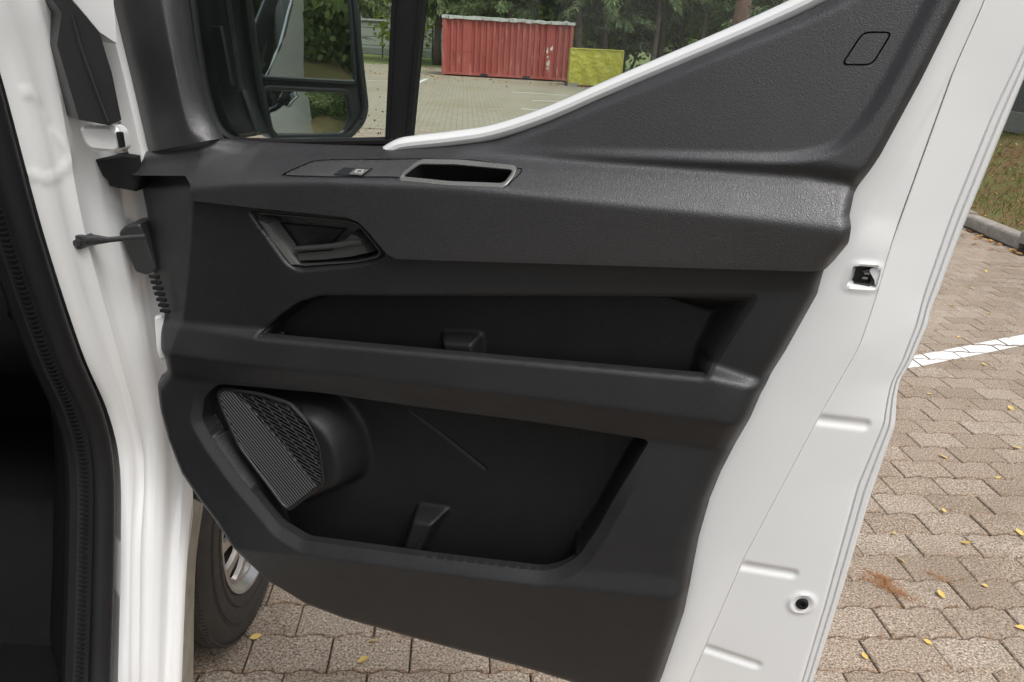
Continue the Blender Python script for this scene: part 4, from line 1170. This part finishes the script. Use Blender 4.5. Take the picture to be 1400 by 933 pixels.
wave = [(0, -1), (0.08, -1), (0.17, 1), (0.33, 1), (0.42, -1), (0.58, -1), (0.67, 1), (0.83, 1), (0.92, -1), (1, -1)]
AMP = 0.0048
def paver_outline(d):
    lo = [(-PL / 2 + f * PL, -PW / 2 + s * AMP) for f, s in wave]
    hi = [(-PL / 2 + f * PL, PW / 2 + s * AMP) for f, s in wave]
    cl = lambda q: (max(-PL / 2 + d, min(PL / 2 - d, q[0])), q[1])
    return [(cl(q)[0], q[1] + d) for q in lo] + [(cl(q)[0], q[1] - d) for q in reversed(hi)]
def paver_geo():
    o1, o2 = paver_outline(GAP / 2 + 0.003), paver_outline(GAP / 2)
    n = len(o1)
    v = [(x_, y_, 0.0) for x_, y_ in o1] + [(x_, y_, -0.0035) for x_, y_ in o2] + [(x_, y_, -0.03) for x_, y_ in o2]
    f = [tuple(range(n))] + [(i, i + n, (i + 1) % n + n, (i + 1) % n) for i in range(n)] + [(i + n, i + 2 * n, (i + 1) % n + 2 * n, (i + 1) % n + n) for i in range(n)]
    return v, [q[::-1] if i else q for i, q in enumerate(f)]
pv, pf = paver_geo()
proto = mesh('paver', pv, pf, 'paver', yard, smooth=False)
pmesh = proto.data
bpy.data.objects.remove(proto)
line_rects = []
def line_rect(p0, p1, w_):
    d = (Vector((p1[0], p1[1], 0)) - Vector((p0[0], p0[1], 0))).normalized()
    n_ = Vector((-d.y, d.x, 0)) * w_ / 2
    a, b = Vector((p0[0], p0[1], 0)), Vector((p1[0], p1[1], 0))
    return [(q.x, q.y) for q in (a - n_, b - n_, b + n_, a + n_)]
near_line = line_rect((0.90, 3.28), (4.45, 5.18), 0.12)
def clip_poly(sub, rect):
    out = list(sub)
    for i in range(4):
        (x1, y1), (x2, y2) = rect[i], rect[(i + 1) % 4]
        inside = lambda q: (x2 - x1) * (q[1] - y1) - (y2 - y1) * (q[0] - x1) >= 0
        src, out = out, []
        for j in range(len(src)):
            a, b = src[j - 1], src[j]
            ia, ib = inside(a), inside(b)
            if ia != ib:
                den = (x2 - x1) * (b[1] - a[1]) - (y2 - y1) * (b[0] - a[0])
                t_ = ((y2 - y1) * (a[0] - x1) - (x2 - x1) * (a[1] - y1)) / den
                out.append((a[0] + (b[0] - a[0]) * t_, a[1] + (b[1] - a[1]) * t_))
            if ib:
                out.append(b)
        if not out:
            return []
    return out
near, rest = [], []
prng = random.Random(11)
for i in range(-12, 110):
    b = B0 + PW * (i + 0.5)
    for j in range(-60, 40):
        a = A0 + PL * (j + 0.5 + (0.5 if i % 2 else 0))
        x_, y_ = ab(a, b)
        if not (-7 < x_ < KX - 0.02 and 0.3 < y_ < 13.55):
            continue
        jit = (prng.gauss(0, 0.0008), prng.gauss(0, 0.0008), prng.gauss(0, 0.0012), prng.gauss(0, 0.006), prng.gauss(0, 0.003), prng.gauss(0, 0.004))
        vis = (1.35 < y_ < 4.7 and 0.72 < x_ < 0.74 * y_ + 0.15) or (1.4 < y_ < 2.0 and -0.85 < x_ < 0.2)
        (near if vis else rest).append((x_, y_, jit))
near.sort(key=lambda q: q[0] ** 2 + q[1] ** 2)
rest += near[300:]
near = near[:300]
paint = MB()
out_top = paver_outline(GAP / 2 + 0.0028)
def paint_on(x_, y_, jit):
    ca, sa = math.cos(ROT + jit[5]), math.sin(ROT + jit[5])
    poly = [(x_ + jit[0] + ca * q[0] - sa * q[1], y_ + jit[1] + sa * q[0] + ca * q[1]) for q in out_top]
    c = clip_poly(poly, near_line)
    if len(c) >= 3:
        paint.add([(q[0], q[1], jit[2] + 0.0022 + abs(jit[3]) * 0.06) for q in c], [tuple(range(len(c)))])
for x_, y_, jit in near:
    o = bpy.data.objects.new('paver', pmesh)
    COL.objects.link(o)
    o.location = (x_ + jit[0], y_ + jit[1], jit[2])
    o.rotation_euler = (jit[3], jit[4], ROT + jit[5])
    o.parent = yard
    paint_on(x_, y_, jit)
V_, F_ = [], []
pva = np.array(pv)
for x_, y_, jit in rest:
    ca, sa = math.cos(ROT + jit[5]), math.sin(ROT + jit[5])
    b_ = len(V_)
    V_ += [(x_ + ca * q[0] - sa * q[1], y_ + sa * q[0] + ca * q[1], q[2] + jit[2] + q[1] * jit[3]) for q in pv]
    F_ += [tuple(b_ + k for k in f) for f in pf]
    paint_on(x_, y_, jit)
me = bpy.data.meshes.new('paver_field')
me.from_pydata(V_, [], F_)
o = finish('paver_field', me, 'paver', yard, smooth=False)
o['kind'] = 'stuff'
paint.build('parking_line', 'road_paint', None, smooth=False, kind='structure')
far_paint = MB()
for p0, p1 in ([(-0.1215, 19.4, 0), (0.3407, 19.4096, -0)], [(0.1721, 22.314, 0), (1.1521, 22.8259, 0)], [(-0.4696, 25.6177, 0), (1.2768, 25.6016, 0)], [(-3.6992, 26.3851, 0), (-3.8035, 30.6825, 0)], [(-5.4471, 27.2153, 0), (-4.3796, 27.4952, 0)]):
    r_ = line_rect(p0, p1, 0.13)
    far_paint.add([(q[0], q[1], 0.002) for q in r_], [(0, 1, 2, 3)])
far_paint.build('far_parking_line', 'road_paint', None, smooth=False, kind='structure')

# kerb: separate stones
kerb = mesh('kerb', [(KX, -12, -0.05), (KX + 0.12, -12, -0.05), (KX + 0.12, 26, -0.05), (KX, 26, -0.05), (KX, -12, 0.02), (KX + 0.12, -12, 0.02), (KX + 0.12, 26, 0.02), (KX, 26, 0.02)],
            [(0, 3, 2, 1), (4, 5, 6, 7), (0, 1, 5, 4), (1, 2, 6, 5), (2, 3, 7, 6), (3, 0, 4, 7)], 'joint_soil', None, smooth=False, kind='structure')
kv = [(0, 0), (0.14, 0), (0.14, 0.115), (0.03, 0.118), (0.008, 0.105), (0, 0.085)]
kmb = MB().prism([(KX - 0.005 + q[0], 0.006, q[1] - 0.0) for q in kv], [(KX - 0.005 + q[0], 0.994, q[1]) for q in kv])
ks = kmb.build('kerb_stone', 'concrete', kerb, sharp=50)
for k in range(-2, 20):
    o = ks if k == -2 else bpy.data.objects.new('kerb_stone', ks.data)
    if o is not ks:
        COL.objects.link(o)
        o.parent = kerb
    o.location = (prng.gauss(0, 0.002), k * 1.0, prng.gauss(0, 0.003))
    o.rotation_euler = (0, prng.gauss(0, 0.01), prng.gauss(0, 0.003))

def bank_z(x_, y_):
    q = max(0.0, min(1.0, (x_ - KX - 0.13) / 2.9))
    return 0.085 + 0.75 * q * q * (3 - 2 * q) * 0.95 + 0.03 * math.sin(x_ * 5.1 + y_ * 1.7) * min(1, q * 5) + 0.02 * math.sin(y_ * 4.3 - x_ * 2)
bx = [KX + 0.13 + 0.15 * k for k in range(24)] + [9.0, 12, 18, 30]
by = [-14 + 0.3 * k for k in range(118)]
mesh('grass_bank', [(x_, y_, bank_z(x_, y_)) for y_ in by for x_ in bx], [(j * len(bx) + i, j * len(bx) + i + 1, (j + 1) * len(bx) + i + 1, (j + 1) * len(bx) + i) for j in range(len(by) - 1) for i in range(len(bx) - 1)],
     'bank_soil', None, kind='structure')
gb, lit = MB(), MB()
for k in range(26000):
    x_, y_ = KX + 0.15 + prng.random() ** 0.8 * 3.6, prng.uniform(5.2, 16)
    if math.sin(x_ * 2.3 + 1) + math.sin(y_ * 1.1 + x_) < prng.uniform(-1.6, 1.0):
        continue
    z_ = bank_z(x_, y_)
    a = prng.uniform(0, 6.28)
    h_ = prng.uniform(0.02, 0.085)
    l_ = prng.uniform(0.2, 0.9) * h_
    dx, dy = math.cos(a), math.sin(a)
    gb.add([(x_ - dy * 0.003, y_ + dx * 0.003, z_ - 0.005), (x_ + dy * 0.003, y_ - dx * 0.003, z_ - 0.005), (x_ + dx * l_ * 0.5, y_ + dy * l_ * 0.5, z_ + h_ * 0.8), (x_ + dx * l_, y_ + dy * l_, z_ + h_)], [(0, 1, 2), (0, 2, 3)])
gb.build('bank_grass', 'grass_blades', None, smooth=False, kind='stuff')
def leaf_geo(s, curl, seed):
    r_ = random.Random(seed)
    out = [(0, -0.62), (0.22, -0.40), (0.34, -0.08), (0.28, 0.22), (0.12, 0.46), (0, 0.62), (-0.13, 0.44), (-0.30, 0.20), (-0.33, -0.10), (-0.20, -0.42)]
    v = [(0, 0, 0.0)] + [(x_ * s * r_.uniform(0.85, 1.1), y_ * s, curl * s * (x_ * x_ * 2.2 + 0.5 * y_ * y_) + s * r_.uniform(-0.02, 0.03)) for x_, y_ in out]
    return v, [(0, 1 + i, 1 + (i + 1) % 10) for i in range(10)]
def scatter_leaf(mb, x_, y_, z_, s, seed):
    v, f = leaf_geo(s, 0.5, seed)
    a, t1_, t2_ = prng.uniform(0, 6.28), prng.gauss(0, 0.25), prng.gauss(0, 0.25)
    Mx = Matrix.Translation((x_, y_, z_)) @ Matrix.Rotation(a, 4, 'Z') @ Matrix.Rotation(t1_, 4, 'X') @ Matrix.Rotation(t2_, 4, 'Y')
    mb.add([Mx @ Vector(q) for q in v], f)
for k in range(3200):
    x_, y_ = KX + 0.12 + prng.random() * 3.2, prng.uniform(5.5, 14)
    scatter_leaf(lit, x_, y_, bank_z(x_, y_) + 0.008, prng.uniform(0.018, 0.042), k)
for k in range(260):
    x_, y_ = KX - abs(prng.gauss(0, 0.10)) - 0.03, prng.uniform(4.5, 16)
    scatter_leaf(lit, x_, y_, 0.008, prng.uniform(0.03, 0.06), k)
for k in range(700):
    x_, y_ = prng.uniform(-9, 3), 34 - abs(prng.gauss(0, 2.2)) + (8 if prng.random() < 0.4 else 0)
    if -3.8 < x_ < 3.8 and y_ > 33:
        continue
    scatter_leaf(lit, x_, y_, 0.01, prng.uniform(0.06, 0.10), k)
lit.build('leaf_litter', 'brown_litter', None, smooth=False, kind='stuff')

# needles swept into the joints
nd = MB()
def needle(x_, y_, z_=0.002):
    a, l_ = prng.uniform(0, 6.28), prng.uniform(0.008, 0.022)
    dx, dy = math.cos(a) * l_, math.sin(a) * l_
    nx, ny = -math.sin(a) * 0.0009, math.cos(a) * 0.0009
    nd.add([(x_ - nx, y_ - ny, z_), (x_ + nx, y_ + ny, z_), (x_ + dx, y_ + dy, z_ + prng.uniform(0, 0.003))], [(0, 1, 2)])
for x_, y_, jit in near:
    for k in range(int(26 * prng.random() + 14)):
        f_ = prng.random()
        side = prng.choice((-1, 1))
        if prng.random() < 0.78:
            a, b = (f_ - 0.5) * PL, side * PW / 2 + prng.gauss(0, 0.006)
        else:
            a, b = side * PL / 2 + prng.gauss(0, 0.004), (f_ - 0.5) * PW
        needle(x_ + rd[0] * a + cdv[0] * b, y_ + rd[1] * a + cdv[1] * b)
for (cx, cy, _z), n_, s_ in (([(1.2371, 2.0043, 0)][0], 330, 0.03), ([(1.2366, 2.0576, 0)][0], 160, 0.02), ([(1.435, 2.0757, 0)][0], 60, 0.02), ([(4.3286, 7.0039, 0)][0], 160, 0.15)):
    for k in range(n_):
        g = prng.gauss(0, s_)
        needle(cx + g + prng.gauss(0, s_ * 0.4), cy - 0.8 * g + prng.gauss(0, s_ * 0.4), 0.003)
nd.build('needle_litter', 'needle_litter', None, smooth=False, kind='stuff')
# single yellow leaves one can pick out
lm = []
for k in range(5):
    v, f = leaf_geo(1.0, (0.25, 0.45, 0.7, 0.35, 0.55)[k], 50 + k)
    m_ = bpy.data.meshes.new('fallen_leaf')
    m_.from_pydata(v, [], f)
    m_.materials.append(MATS['yellow_leaf'])
    m_.shade_smooth()
    lm.append(m_)
spots = [(1.3421, 2.1498, 0), (1.5608, 2.0403, 0), (1.6206, 2.2689, 0), (1.8563, 2.8967, 0), (1.8592, 2.3565, 0), (2.0027, 2.7435, 0), (2.2461, 3.0187, 0), (1.3914, 1.9835, -0), (1.3864, 2.3053, 0), (2.6439, 4.0091, 0), (2.2587, 3.4408, 0), (2.7325, 4.4555, 0), (3.2104, 4.9738, 0), (1.6463, 2.4724, -0), (3.8301, 6.1284, 0), (3.4348, 5.5938, 0), (3.6554, 5.5466, 0), (3.0123, 5.0907, 0), (2.1162, 3.5549, 0), (2.4605, 3.4355, 0), (-0.6462, 1.6329, 0), (-0.3276, 1.6424, 0), (-0.3414, 1.5725, 0), (1.2456, 1.7674, 0), (1.0345, 1.6944, 0), (1.5645, 1.8529, -0)]
for k, (x_, y_, z_) in enumerate(spots):
    o = bpy.data.objects.new('fallen_leaf', lm[k % 5])
    COL.objects.link(o)
    s = prng.uniform(0.018, 0.030) * (1 + 0.10 * max(0, y_ - 2))
    o.location = (x_, y_, 0.006)
    o.scale = (s, s, s)
    o.rotation_euler = (prng.gauss(0, 0.2), prng.gauss(0, 0.2), prng.uniform(0, 6.28))
    o['category'] = 'leaf'
    if k in (20, 21, 22):
        o['label'] = 'small yellow fallen leaf on the paving between front wheel and door bottom'
        o['group'] = 'fallen leaves by the front wheel'
    else:
        o['label'] = 'small yellow fallen leaf lying on the open block paving'
        o['group'] = 'fallen leaves on the open paving'

# ------------------------------------------------------------------ red shipping container
ca_ = (-3.60, 33.95)
cb_ = (1.78, 34.2)
cl_ = math.dist(ca_, cb_)
cang = math.atan2(cb_[1] - ca_[1], cb_[0] - ca_[0])
cont = empty('shipping_container', (ca_[0], ca_[1], 0), label='faded red corrugated shipping container at the far side of the yard', category='container')
CM = Matrix.Translation((ca_[0], ca_[1], 0)) @ Matrix.Rotation(cang, 4, 'Z')
def cbuild(mb, name, m, parent=cont, **kw):
    return mesh(name, [CM @ Vector(q) for q in mb.v], mb.f, m, parent, **kw)
CH, CDp = 2.28, 2.3
n_r = 21
pts_ = []
x_ = 0.10
step = (cl_ - 0.20) / n_r
for k in range(n_r):
    flat = 0 if k not in (2, 3, 16, 17) else 1
    for f_, d_ in ((0, 0.0), (0.40, 0.0), (0.52, 0.075), (0.88, 0.075)):
        pts_.append((x_ + step * (k + f_), d_ * (0 if (flat and k in (3, 17)) else 1)))
pts_.append((cl_ - 0.10, 0.0))
mb = MB().loft([[(a, 0.03 + b, 0.16) for a, b in pts_], [(a, 0.03 + b, CH - 0.07) for a, b in pts_]])
cbuild(mb, 'corrugated_wall', 'container_red', smooth=False)
for x_, y_ in ((0, 0), (cl_ - 0.11, 0), (0, CDp - 0.11), (cl_ - 0.11, CDp - 0.11)):
    cbuild(MB().box((x_, y_, 0.02), (x_ + 0.11, y_ + 0.11, CH)), 'corner_post', 'container_red', smooth=False)
cbuild(MB().box((0.11, 0.005, 0.06), (cl_ - 0.11, 0.09, 0.165)), 'bottom_rail', 'container_red', smooth=False)
cbuild(MB().box((0.11, 0.005, CH - 0.075), (cl_ - 0.11, 0.09, CH - 0.005)), 'top_rail', 'container_red', smooth=False)
rows = []
for a in np.linspace(-0.05, cl_ + 0.05, 34):
    z_ = CH + 0.05 + prng.gauss(0, 0.012)
    rows.append([(a, -0.05, CH - 0.06 + prng.gauss(0, 0.012)), (a, -0.05, z_), (a, 0.3, z_ + 0.02), (a, CDp + 0.05, z_), (a, CDp + 0.05, CH - 0.05)])
cbuild(MB().loft(rows), 'roof_sheet', 'container_roof', sharp=30)
for f_ in (0.04, 0.3, 0.5, 0.62, 0.68, 0.82, 0.94):
    cbuild(MB().box((cl_ * f_, -0.06, CH - 0.12), (cl_ * f_ + 0.03, -0.04, CH + 0.03)), 'roof_clip', 'container_dark', smooth=False)
mb = MB().box((cl_ - 0.05, 0.11, 0.06), (cl_ - 0.02, CDp - 0.11, CH - 0.02)).box((0.02, 0.11, 0.06), (0.05, CDp - 0.11, CH - 0.02)).box((0.11, CDp - 0.05, 0.06), (cl_ - 0.11, CDp - 0.02, CH - 0.02))
cbuild(mb, 'end_wall', 'container_red', smooth=False)
for f_ in (0.30, 0.63):
    cbuild(MB().box((cl_ * f_, -0.004, 0.055), (cl_ * f_ + 0.30, 0.08, 0.155)), 'fork_pocket', 'black', smooth=False)
mb = MB()
sr = random.Random(5)
for k in range(11):
    a, b = 4.42 + sr.gauss(0, 0.05), sr.uniform(0.5, 1.35)
    w_, h_ = sr.uniform(0.02, 0.06), sr.uniform(0.03, 0.13)
    q = [(a - w_, b), (a, b - h_), (a + w_ * 0.7, b - h_ * 0.2), (a + w_ * 0.4, b + h_)]
    mb.add([(x_, 0.022 - 0.0005 * k * 0.1, z_) for x_, z_ in q], [(0, 1, 2, 3)])
cbuild(mb, 'flaked_paint', 'old_white_paint', smooth=False)
mb = MB()
for a, b, c, d in ((0.35, 0.98, 1.25, 0.98), (1.25, 0.98, 1.25, 1.1), (0.5, 0.95, 0.5, 0.8), (1.45, 0.9, 1.9, 0.88)):
    mb.tube([(a, 0.026, b), (c, 0.026, d)], 0.012, 6)
cbuild(mb, 'dented_bar', 'container_red')

# yellow box beside it
ybx = empty('yellow_tarp_box', (1.6, 31.4, 0), label='low yellow tarpaulin-covered box beside the red container', category='box')
x0_, x1_, zt = 1.60, 3.60, 1.36
def wall(p0, p1, n=18):
    rows = []
    for k in range(11):
        z_ = 0.05 + (zt - 0.05) * k / 10
        rows.append([(p0[0] + (p1[0] - p0[0]) * i / n, p0[1] + (p1[1] - p0[1]) * i / n + 0.035 * math.sin(i * 1.3 + k * 0.8) * math.sin(math.pi * i / n) - 0.03 * math.sin(math.pi * k / 10), z_) for i in range(n + 1)])
    return rows
mb = MB().loft(wall((x0_, 31.4), (x1_, 31.4))).loft(wall((x1_, 31.4), (x1_ + 0.05, 33.0))).loft(wall((x0_, 33.0), (x0_, 31.4)))
mb.add([(x0_, 31.4, zt), (x1_, 31.4, zt), (x1_ + 0.05, 33.0, zt), (x0_, 33.0, zt)], [(0, 1, 2, 3)])
mb.build('tarpaulin', 'yellow_tarp', ybx)
for q in (((x0_, 31.38, 0), (x0_, 31.38, zt)), ((x1_, 31.38, 0), (x1_, 31.38, zt)), ((x0_, 31.38, zt), (x1_, 31.38, zt + 0.02)), ((x1_, 31.38, zt), (x1_ + 0.05, 33.0, zt))):
    MB().tube(q, 0.025, 8).build('frame_tube', 'yellow_tarp', ybx)
MB().box((x0_ - 0.1, 31.35, 0.0), (x1_ + 0.1, 33.1, 0.06)).build('base_skid', 'container_dark', ybx, smooth=False)
MB().box((1.55, 31.2, 0), (1.95, 31.34, 0.12)).build('concrete_block', 'concrete', None, smooth=False, label='grey concrete block lying at the foot of the yellow box', category='block')

# ------------------------------------------------------------------ grey building, fences
gs = mesh('grass_strip', [(-60, 42, 0), (60, 42, 0), (60, 95, 0.4), (-60, 95, 0.4)], [(0, 1, 2, 3)], 'far_ground', None, smooth=False, kind='structure')
bld = empty('building', (-16, 56, 0), label='grey rendered building behind the dark mesh fence', category='building')
MB().box((-40, 56, -0.1), (-1.2, 70, 9)).build('wall', 'building_wall', bld, smooth=False)
MB().box((-40.1, 55.93, -0.1), (-1.1, 56.0, 0.5)).build('plinth', 'building_trim', bld, smooth=False)
for x_ in (-33, -27.5, -22, -16.6, -11.35, -5.5):
    for z_ in (2.3, 5.4):
        w_ = MB().box((x_, 55.95, z_), (x_ + 1.5, 56.04, z_ + 1.3)).build('window', 'building_trim', bld, smooth=False)
        for d_ in (0.08, 0.79):
            MB().box((x_ + d_, 55.93, z_ + 0.08), (x_ + d_ + 0.63, 55.96, z_ + 1.22)).build('pane', 'dark_glass', w_, smooth=False)
        MB().box((x_ - 0.08, 55.88, z_ - 0.08), (x_ + 1.58, 55.98, z_)).build('sill', 'container_roof', w_, smooth=False)
fen_ = empty('mesh_fence', (-9, 50, 0), label='dark green wire mesh fence in front of the grey building', category='fence')
for k in range(-8, 4):
    x_ = -8.95 + 3.05 * k
    MB().tube([(x_, 50, 0), (x_, 50, 2.15)], 0.045, 8).build('post', 'fence_green', fen_)
wm = MB()
for z_ in (0.25, 0.75, 1.25, 1.75, 2.05):
    wm.tube([(-34, 49.97, z_), (0.5, 49.97, z_)], 0.018, 5)
for k in range(560):
    x_ = -34 + k * 0.0615
    wm.box((x_, 49.985, 0.1), (x_ + 0.006, 49.99, 2.05))
wm.build('wire_mesh', 'fence_green', fen_, smooth=False)
clf = empty('chain_link_fence', (7.1, 11, 0.8), label='chain-link fence along the top of the grassy bank', category='fence')
FX = 7.05
for k in range(8):
    y_ = 3.4 + 2.4 * k
    MB().tube([(FX, y_, bank_z(FX, y_) - 0.1), (FX, y_, bank_z(FX, y_) + 1.7)], 0.028, 8).build('post', 'fence_green', clf)
MB().box((FX - 0.03, 3.4, 0.70), (FX + 0.03, 20.2, 0.98)).build('base_board', 'building_trim', clf, smooth=False)
wl = MB()
for k in range(-26, 260):
    y_ = 3.4 + k * 0.065
    for sg in (1, -1):
        a = (FX, y_, 0.97) if sg > 0 else (FX + 0.004, y_ + 1.5, 0.97)
        b = (FX, y_ + 1.5, 2.45) if sg > 0 else (FX + 0.004, y_, 2.45)
        wl.tube([a, b], 0.0028, 3)
wl.build('chain_link', 'steel_dark', clf, smooth=False)
hut = empty('green_shed', (10.5, 16, 0.8), label='dull green shed wall behind the chain-link fence', category='shed')
MB().box((9.4, 8, 0.5), (13, 24, 3.6)).build('wall', 'building_trim', hut, smooth=False)
MB().box((9.1, 7.7, 3.6), (13.3, 24.3, 3.8)).build('roof', 'container_roof', hut, smooth=False)

# ------------------------------------------------------------------ trees
def quad_leaf(V, F, c, d, n_, l_, w_):
    s = d.cross(n_)
    if s.length < 1e-5:
        return
    s.normalize()
    b = len(V)
    V += [tuple(c - s * w_ * 0.35), tuple(c + s * w_ * 0.35), tuple(c + d * l_ * 0.6 + s * w_ * 0.5), tuple(c + d * l_), tuple(c + d * l_ * 0.6 - s * w_ * 0.5)]
    F += [(b, b + 1, b + 2), (b, b + 2, b + 4), (b + 2, b + 3, b + 4)]
def spruce_crown(seed, H_, z0, dens=1.0):
    r_ = random.Random(seed)
    V, F = [], []
    z = z0
    while z < H_:
        fr_ = (z - z0) / (H_ - z0)
        nb = 6 if z < 6.5 else 4
        for k in range(nb):
            if r_.random() > 0.86:
                continue
            a = r_.uniform(0, 6.28)
            ln = (1 - fr_) ** 0.8 * r_.uniform(1.7, 3.3) + 0.3
            n = max(4, int(ln * (13 if z < 6.5 else 5) * dens))
            droop = r_.uniform(0.15, 0.45)
            for i in range(n):
                t_ = (i + r_.random()) / n
                c = Vector((math.cos(a) * ln * t_, math.sin(a) * ln * t_, z + 0.25 * t_ - droop * ln * t_ * t_))
                for s in range(5 if z < 6.5 else 3):
                    d = Vector((math.cos(a) * 0.5 + r_.gauss(0, 0.5), math.sin(a) * 0.5 + r_.gauss(0, 0.5), -0.75 + r_.gauss(0, 0.25))).normalized()
                    quad_leaf(V, F, c + Vector((r_.gauss(0, 0.09), r_.gauss(0, 0.09), r_.gauss(0, 0.06))), d, Vector((r_.gauss(0, 1), r_.gauss(0, 1), r_.gauss(0, 1))), r_.uniform(0.16, 0.42), r_.uniform(0.05, 0.10))
        z += r_.uniform(0.28, 0.48) * (1 if z < 6.5 else 1.8)
    m_ = bpy.data.meshes.new('crown')
    m_.from_pydata(V, [], F)
    m_.materials.append(MATS['spruce_needles'])
    return m_
def trunk_mesh(r0, H_, seed, m_name, limbs=0):
    r_ = random.Random(seed)
    mb = MB()
    n = 9
    P_ = [(r_.gauss(0, 0.03) * k, r_.gauss(0, 0.03) * k, H_ * k / n - 0.1) for k in range(n + 1)]
    mb.tube(P_, [r0 * (1.25 if k == 0 else 1) * (1 - 0.85 * k / n) for k in range(n + 1)], 12)
    for k in range(limbs):
        z_ = r_.uniform(1.0, H_ * 0.6)
        a = r_.uniform(0, 6.28)
        l_ = r_.uniform(0.5, 1.6)
        mb.tube([(0, 0, z_), (math.cos(a) * l_ * 0.5, math.sin(a) * l_ * 0.5, z_ + 0.05), (math.cos(a) * l_, math.sin(a) * l_, z_ - 0.1)], [0.03, 0.02, 0.008], 5)
    me = bpy.data.meshes.new('trunk')
    me.from_pydata(mb.v, [], mb.f)
    me.materials.append(MATS[m_name])
    me.shade_smooth()
    return me
crowns = [spruce_crown(1, 13, 2.3), spruce_crown(2, 14, 1.9), spruce_crown(3, 12, 2.7)]
trunks = [trunk_mesh(0.17, 12, 1, 'bark', 14), trunk_mesh(0.21, 13, 2, 'bark', 14), trunk_mesh(0.15, 11, 3, 'bark', 14)]
red_trunk = trunk_mesh(0.30, 13, 9, 'red_bark', 8)
def tree(name, x_, y_, crown, trunk, s, rz, label, group=None, lift=0.0):
    t_ = empty(name, (x_, y_, 0), label=label, category='tree')
    if group:
        t_['group'] = group
    t_.rotation_euler = (0, 0, rz)
    t_.scale = (s, s, s)
    for nm, d_ in (('trunk', trunk), ('crown', crown)):
        o = bpy.data.objects.new(nm, d_)
        COL.objects.link(o)
        o.parent = t_
        if nm == 'crown':
            o.location = (0, 0, lift)
    return t_
tr = random.Random(21)
row = [(-1.0, 40.5), (0.9, 42.5), (2.3, 39.5), (3.7, 40.5), (4.9, 43.5), (6.0, 39.5), (6.7, 42.0), (7.9, 44.0), (8.3, 40.0), (9.9, 42), (11.2, 39), (12.8, 44), (14.5, 40), (16.5, 42), (-2.6, 45)]
for k, (x_, y_) in enumerate(row):
    tree('spruce_tree', x_, y_, crowns[k % 3], trunks[k % 3], tr.uniform(0.9, 1.1), tr.uniform(0, 6.28), 'dark spruce with bare lower trunk in the stand behind the containers', 'spruces behind the containers', tr.uniform(0.5, 1.4) + (1.0 if x_ > 5 else 0))
tree('pine_tree', 6.7, 27.0, crowns[1], red_trunk, 1.0, 0.4, 'thick reddish trunk of a conifer in front of the spruce stand', None, 4.2)
tree('spruce_tree', -5.0, 44.5, crowns[0], trunks[1], 1.0, 1.0, 'dark spruce hanging over the fence beside the red container', None, 0.4)
tree('spruce_tree', -9.6, 46, crowns[2], trunks[0], 1.0, 2.2, 'dark spruce growing before the window of the grey building', None, 0.35)
# bright undergrowth behind the stand
def bush_mesh(seed, n, rx, rz, ml, size):
    r_ = random.Random(seed)
    V, F = [], []
    blobs = [(r_.gauss(0, 0.45) * rx, r_.gauss(0, 0.45) * rx, rz * r_.uniform(0.25, 0.9), r_.uniform(0.25, 0.5) * rx) for _ in range(16)]
    for k in range(n):
        bx_, by_, bz_, br_ = r_.choice(blobs)
        d = Vector((r_.gauss(0, 1), r_.gauss(0, 1), r_.gauss(0, 0.8))).normalized()
        c = Vector((bx_, by_, bz_)) + d * br_ * r_.uniform(0.6, 1.05)
        dd = (d + Vector((r_.gauss(0, 0.6), r_.gauss(0, 0.6), r_.gauss(0, 0.6) - 0.3))).normalized()
        quad_leaf(V, F, c, dd, Vector((r_.gauss(0, 1), r_.gauss(0, 1), r_.gauss(0, 1))), r_.uniform(0.7, 1.3) * size, size * 0.7)
    m_ = bpy.data.meshes.new('crown')
    m_.from_pydata(V, [], F)
    m_.materials.append(MATS[ml])
    return m_
bushes = [bush_mesh(31, 5200, 2.3, 4.2, 'bright_leaves', 0.15), bush_mesh(32, 5200, 2.6, 3.6, 'bright_leaves', 0.15)]
bst = trunk_mesh(0.05, 2.6, 33, 'bark', 12)
for k, x_ in enumerate((-1.5, 1.2, 3.6, 6.2, 8.8, 11.5, 14.5, 18.0)):
    tree('undergrowth_bush', x_, 48.5 + tr.uniform(-1, 3), bushes[k % 2], bst, tr.uniform(1.6, 2.2), tr.uniform(0, 6), 'bright yellow-green bush lit between the spruce trunks', 'bushes behind the spruce stand')
# broadleaf trees on the bank, seen in the door mirror
bl = [bush_mesh(41, 14000, 2.6, 5.2, 'tree_leaves', 0.12), bush_mesh(42, 14000, 2.7, 4.8, 'tree_leaves', 0.12)]
blt = trunk_mesh(0.14, 4.6, 43, 'bark', 10)
for k, (x_, y_) in enumerate(((8.2, -4.5), (8.6, -1.2), (8.0, 1.8), (11.0, 0.3), (11.0, -3.0), (9.4, -7.6), (9.6, 4.2), (12.2, 2.8))):
    t_ = tree('broadleaf_tree', x_, y_, bl[k % 2], blt, tr.uniform(0.9, 1.15), tr.uniform(0, 6), 'dark green leafy tree on the bank reflected in the door mirror', 'leafy trees on the bank', -1.5)
    t_.location.z = 0.75
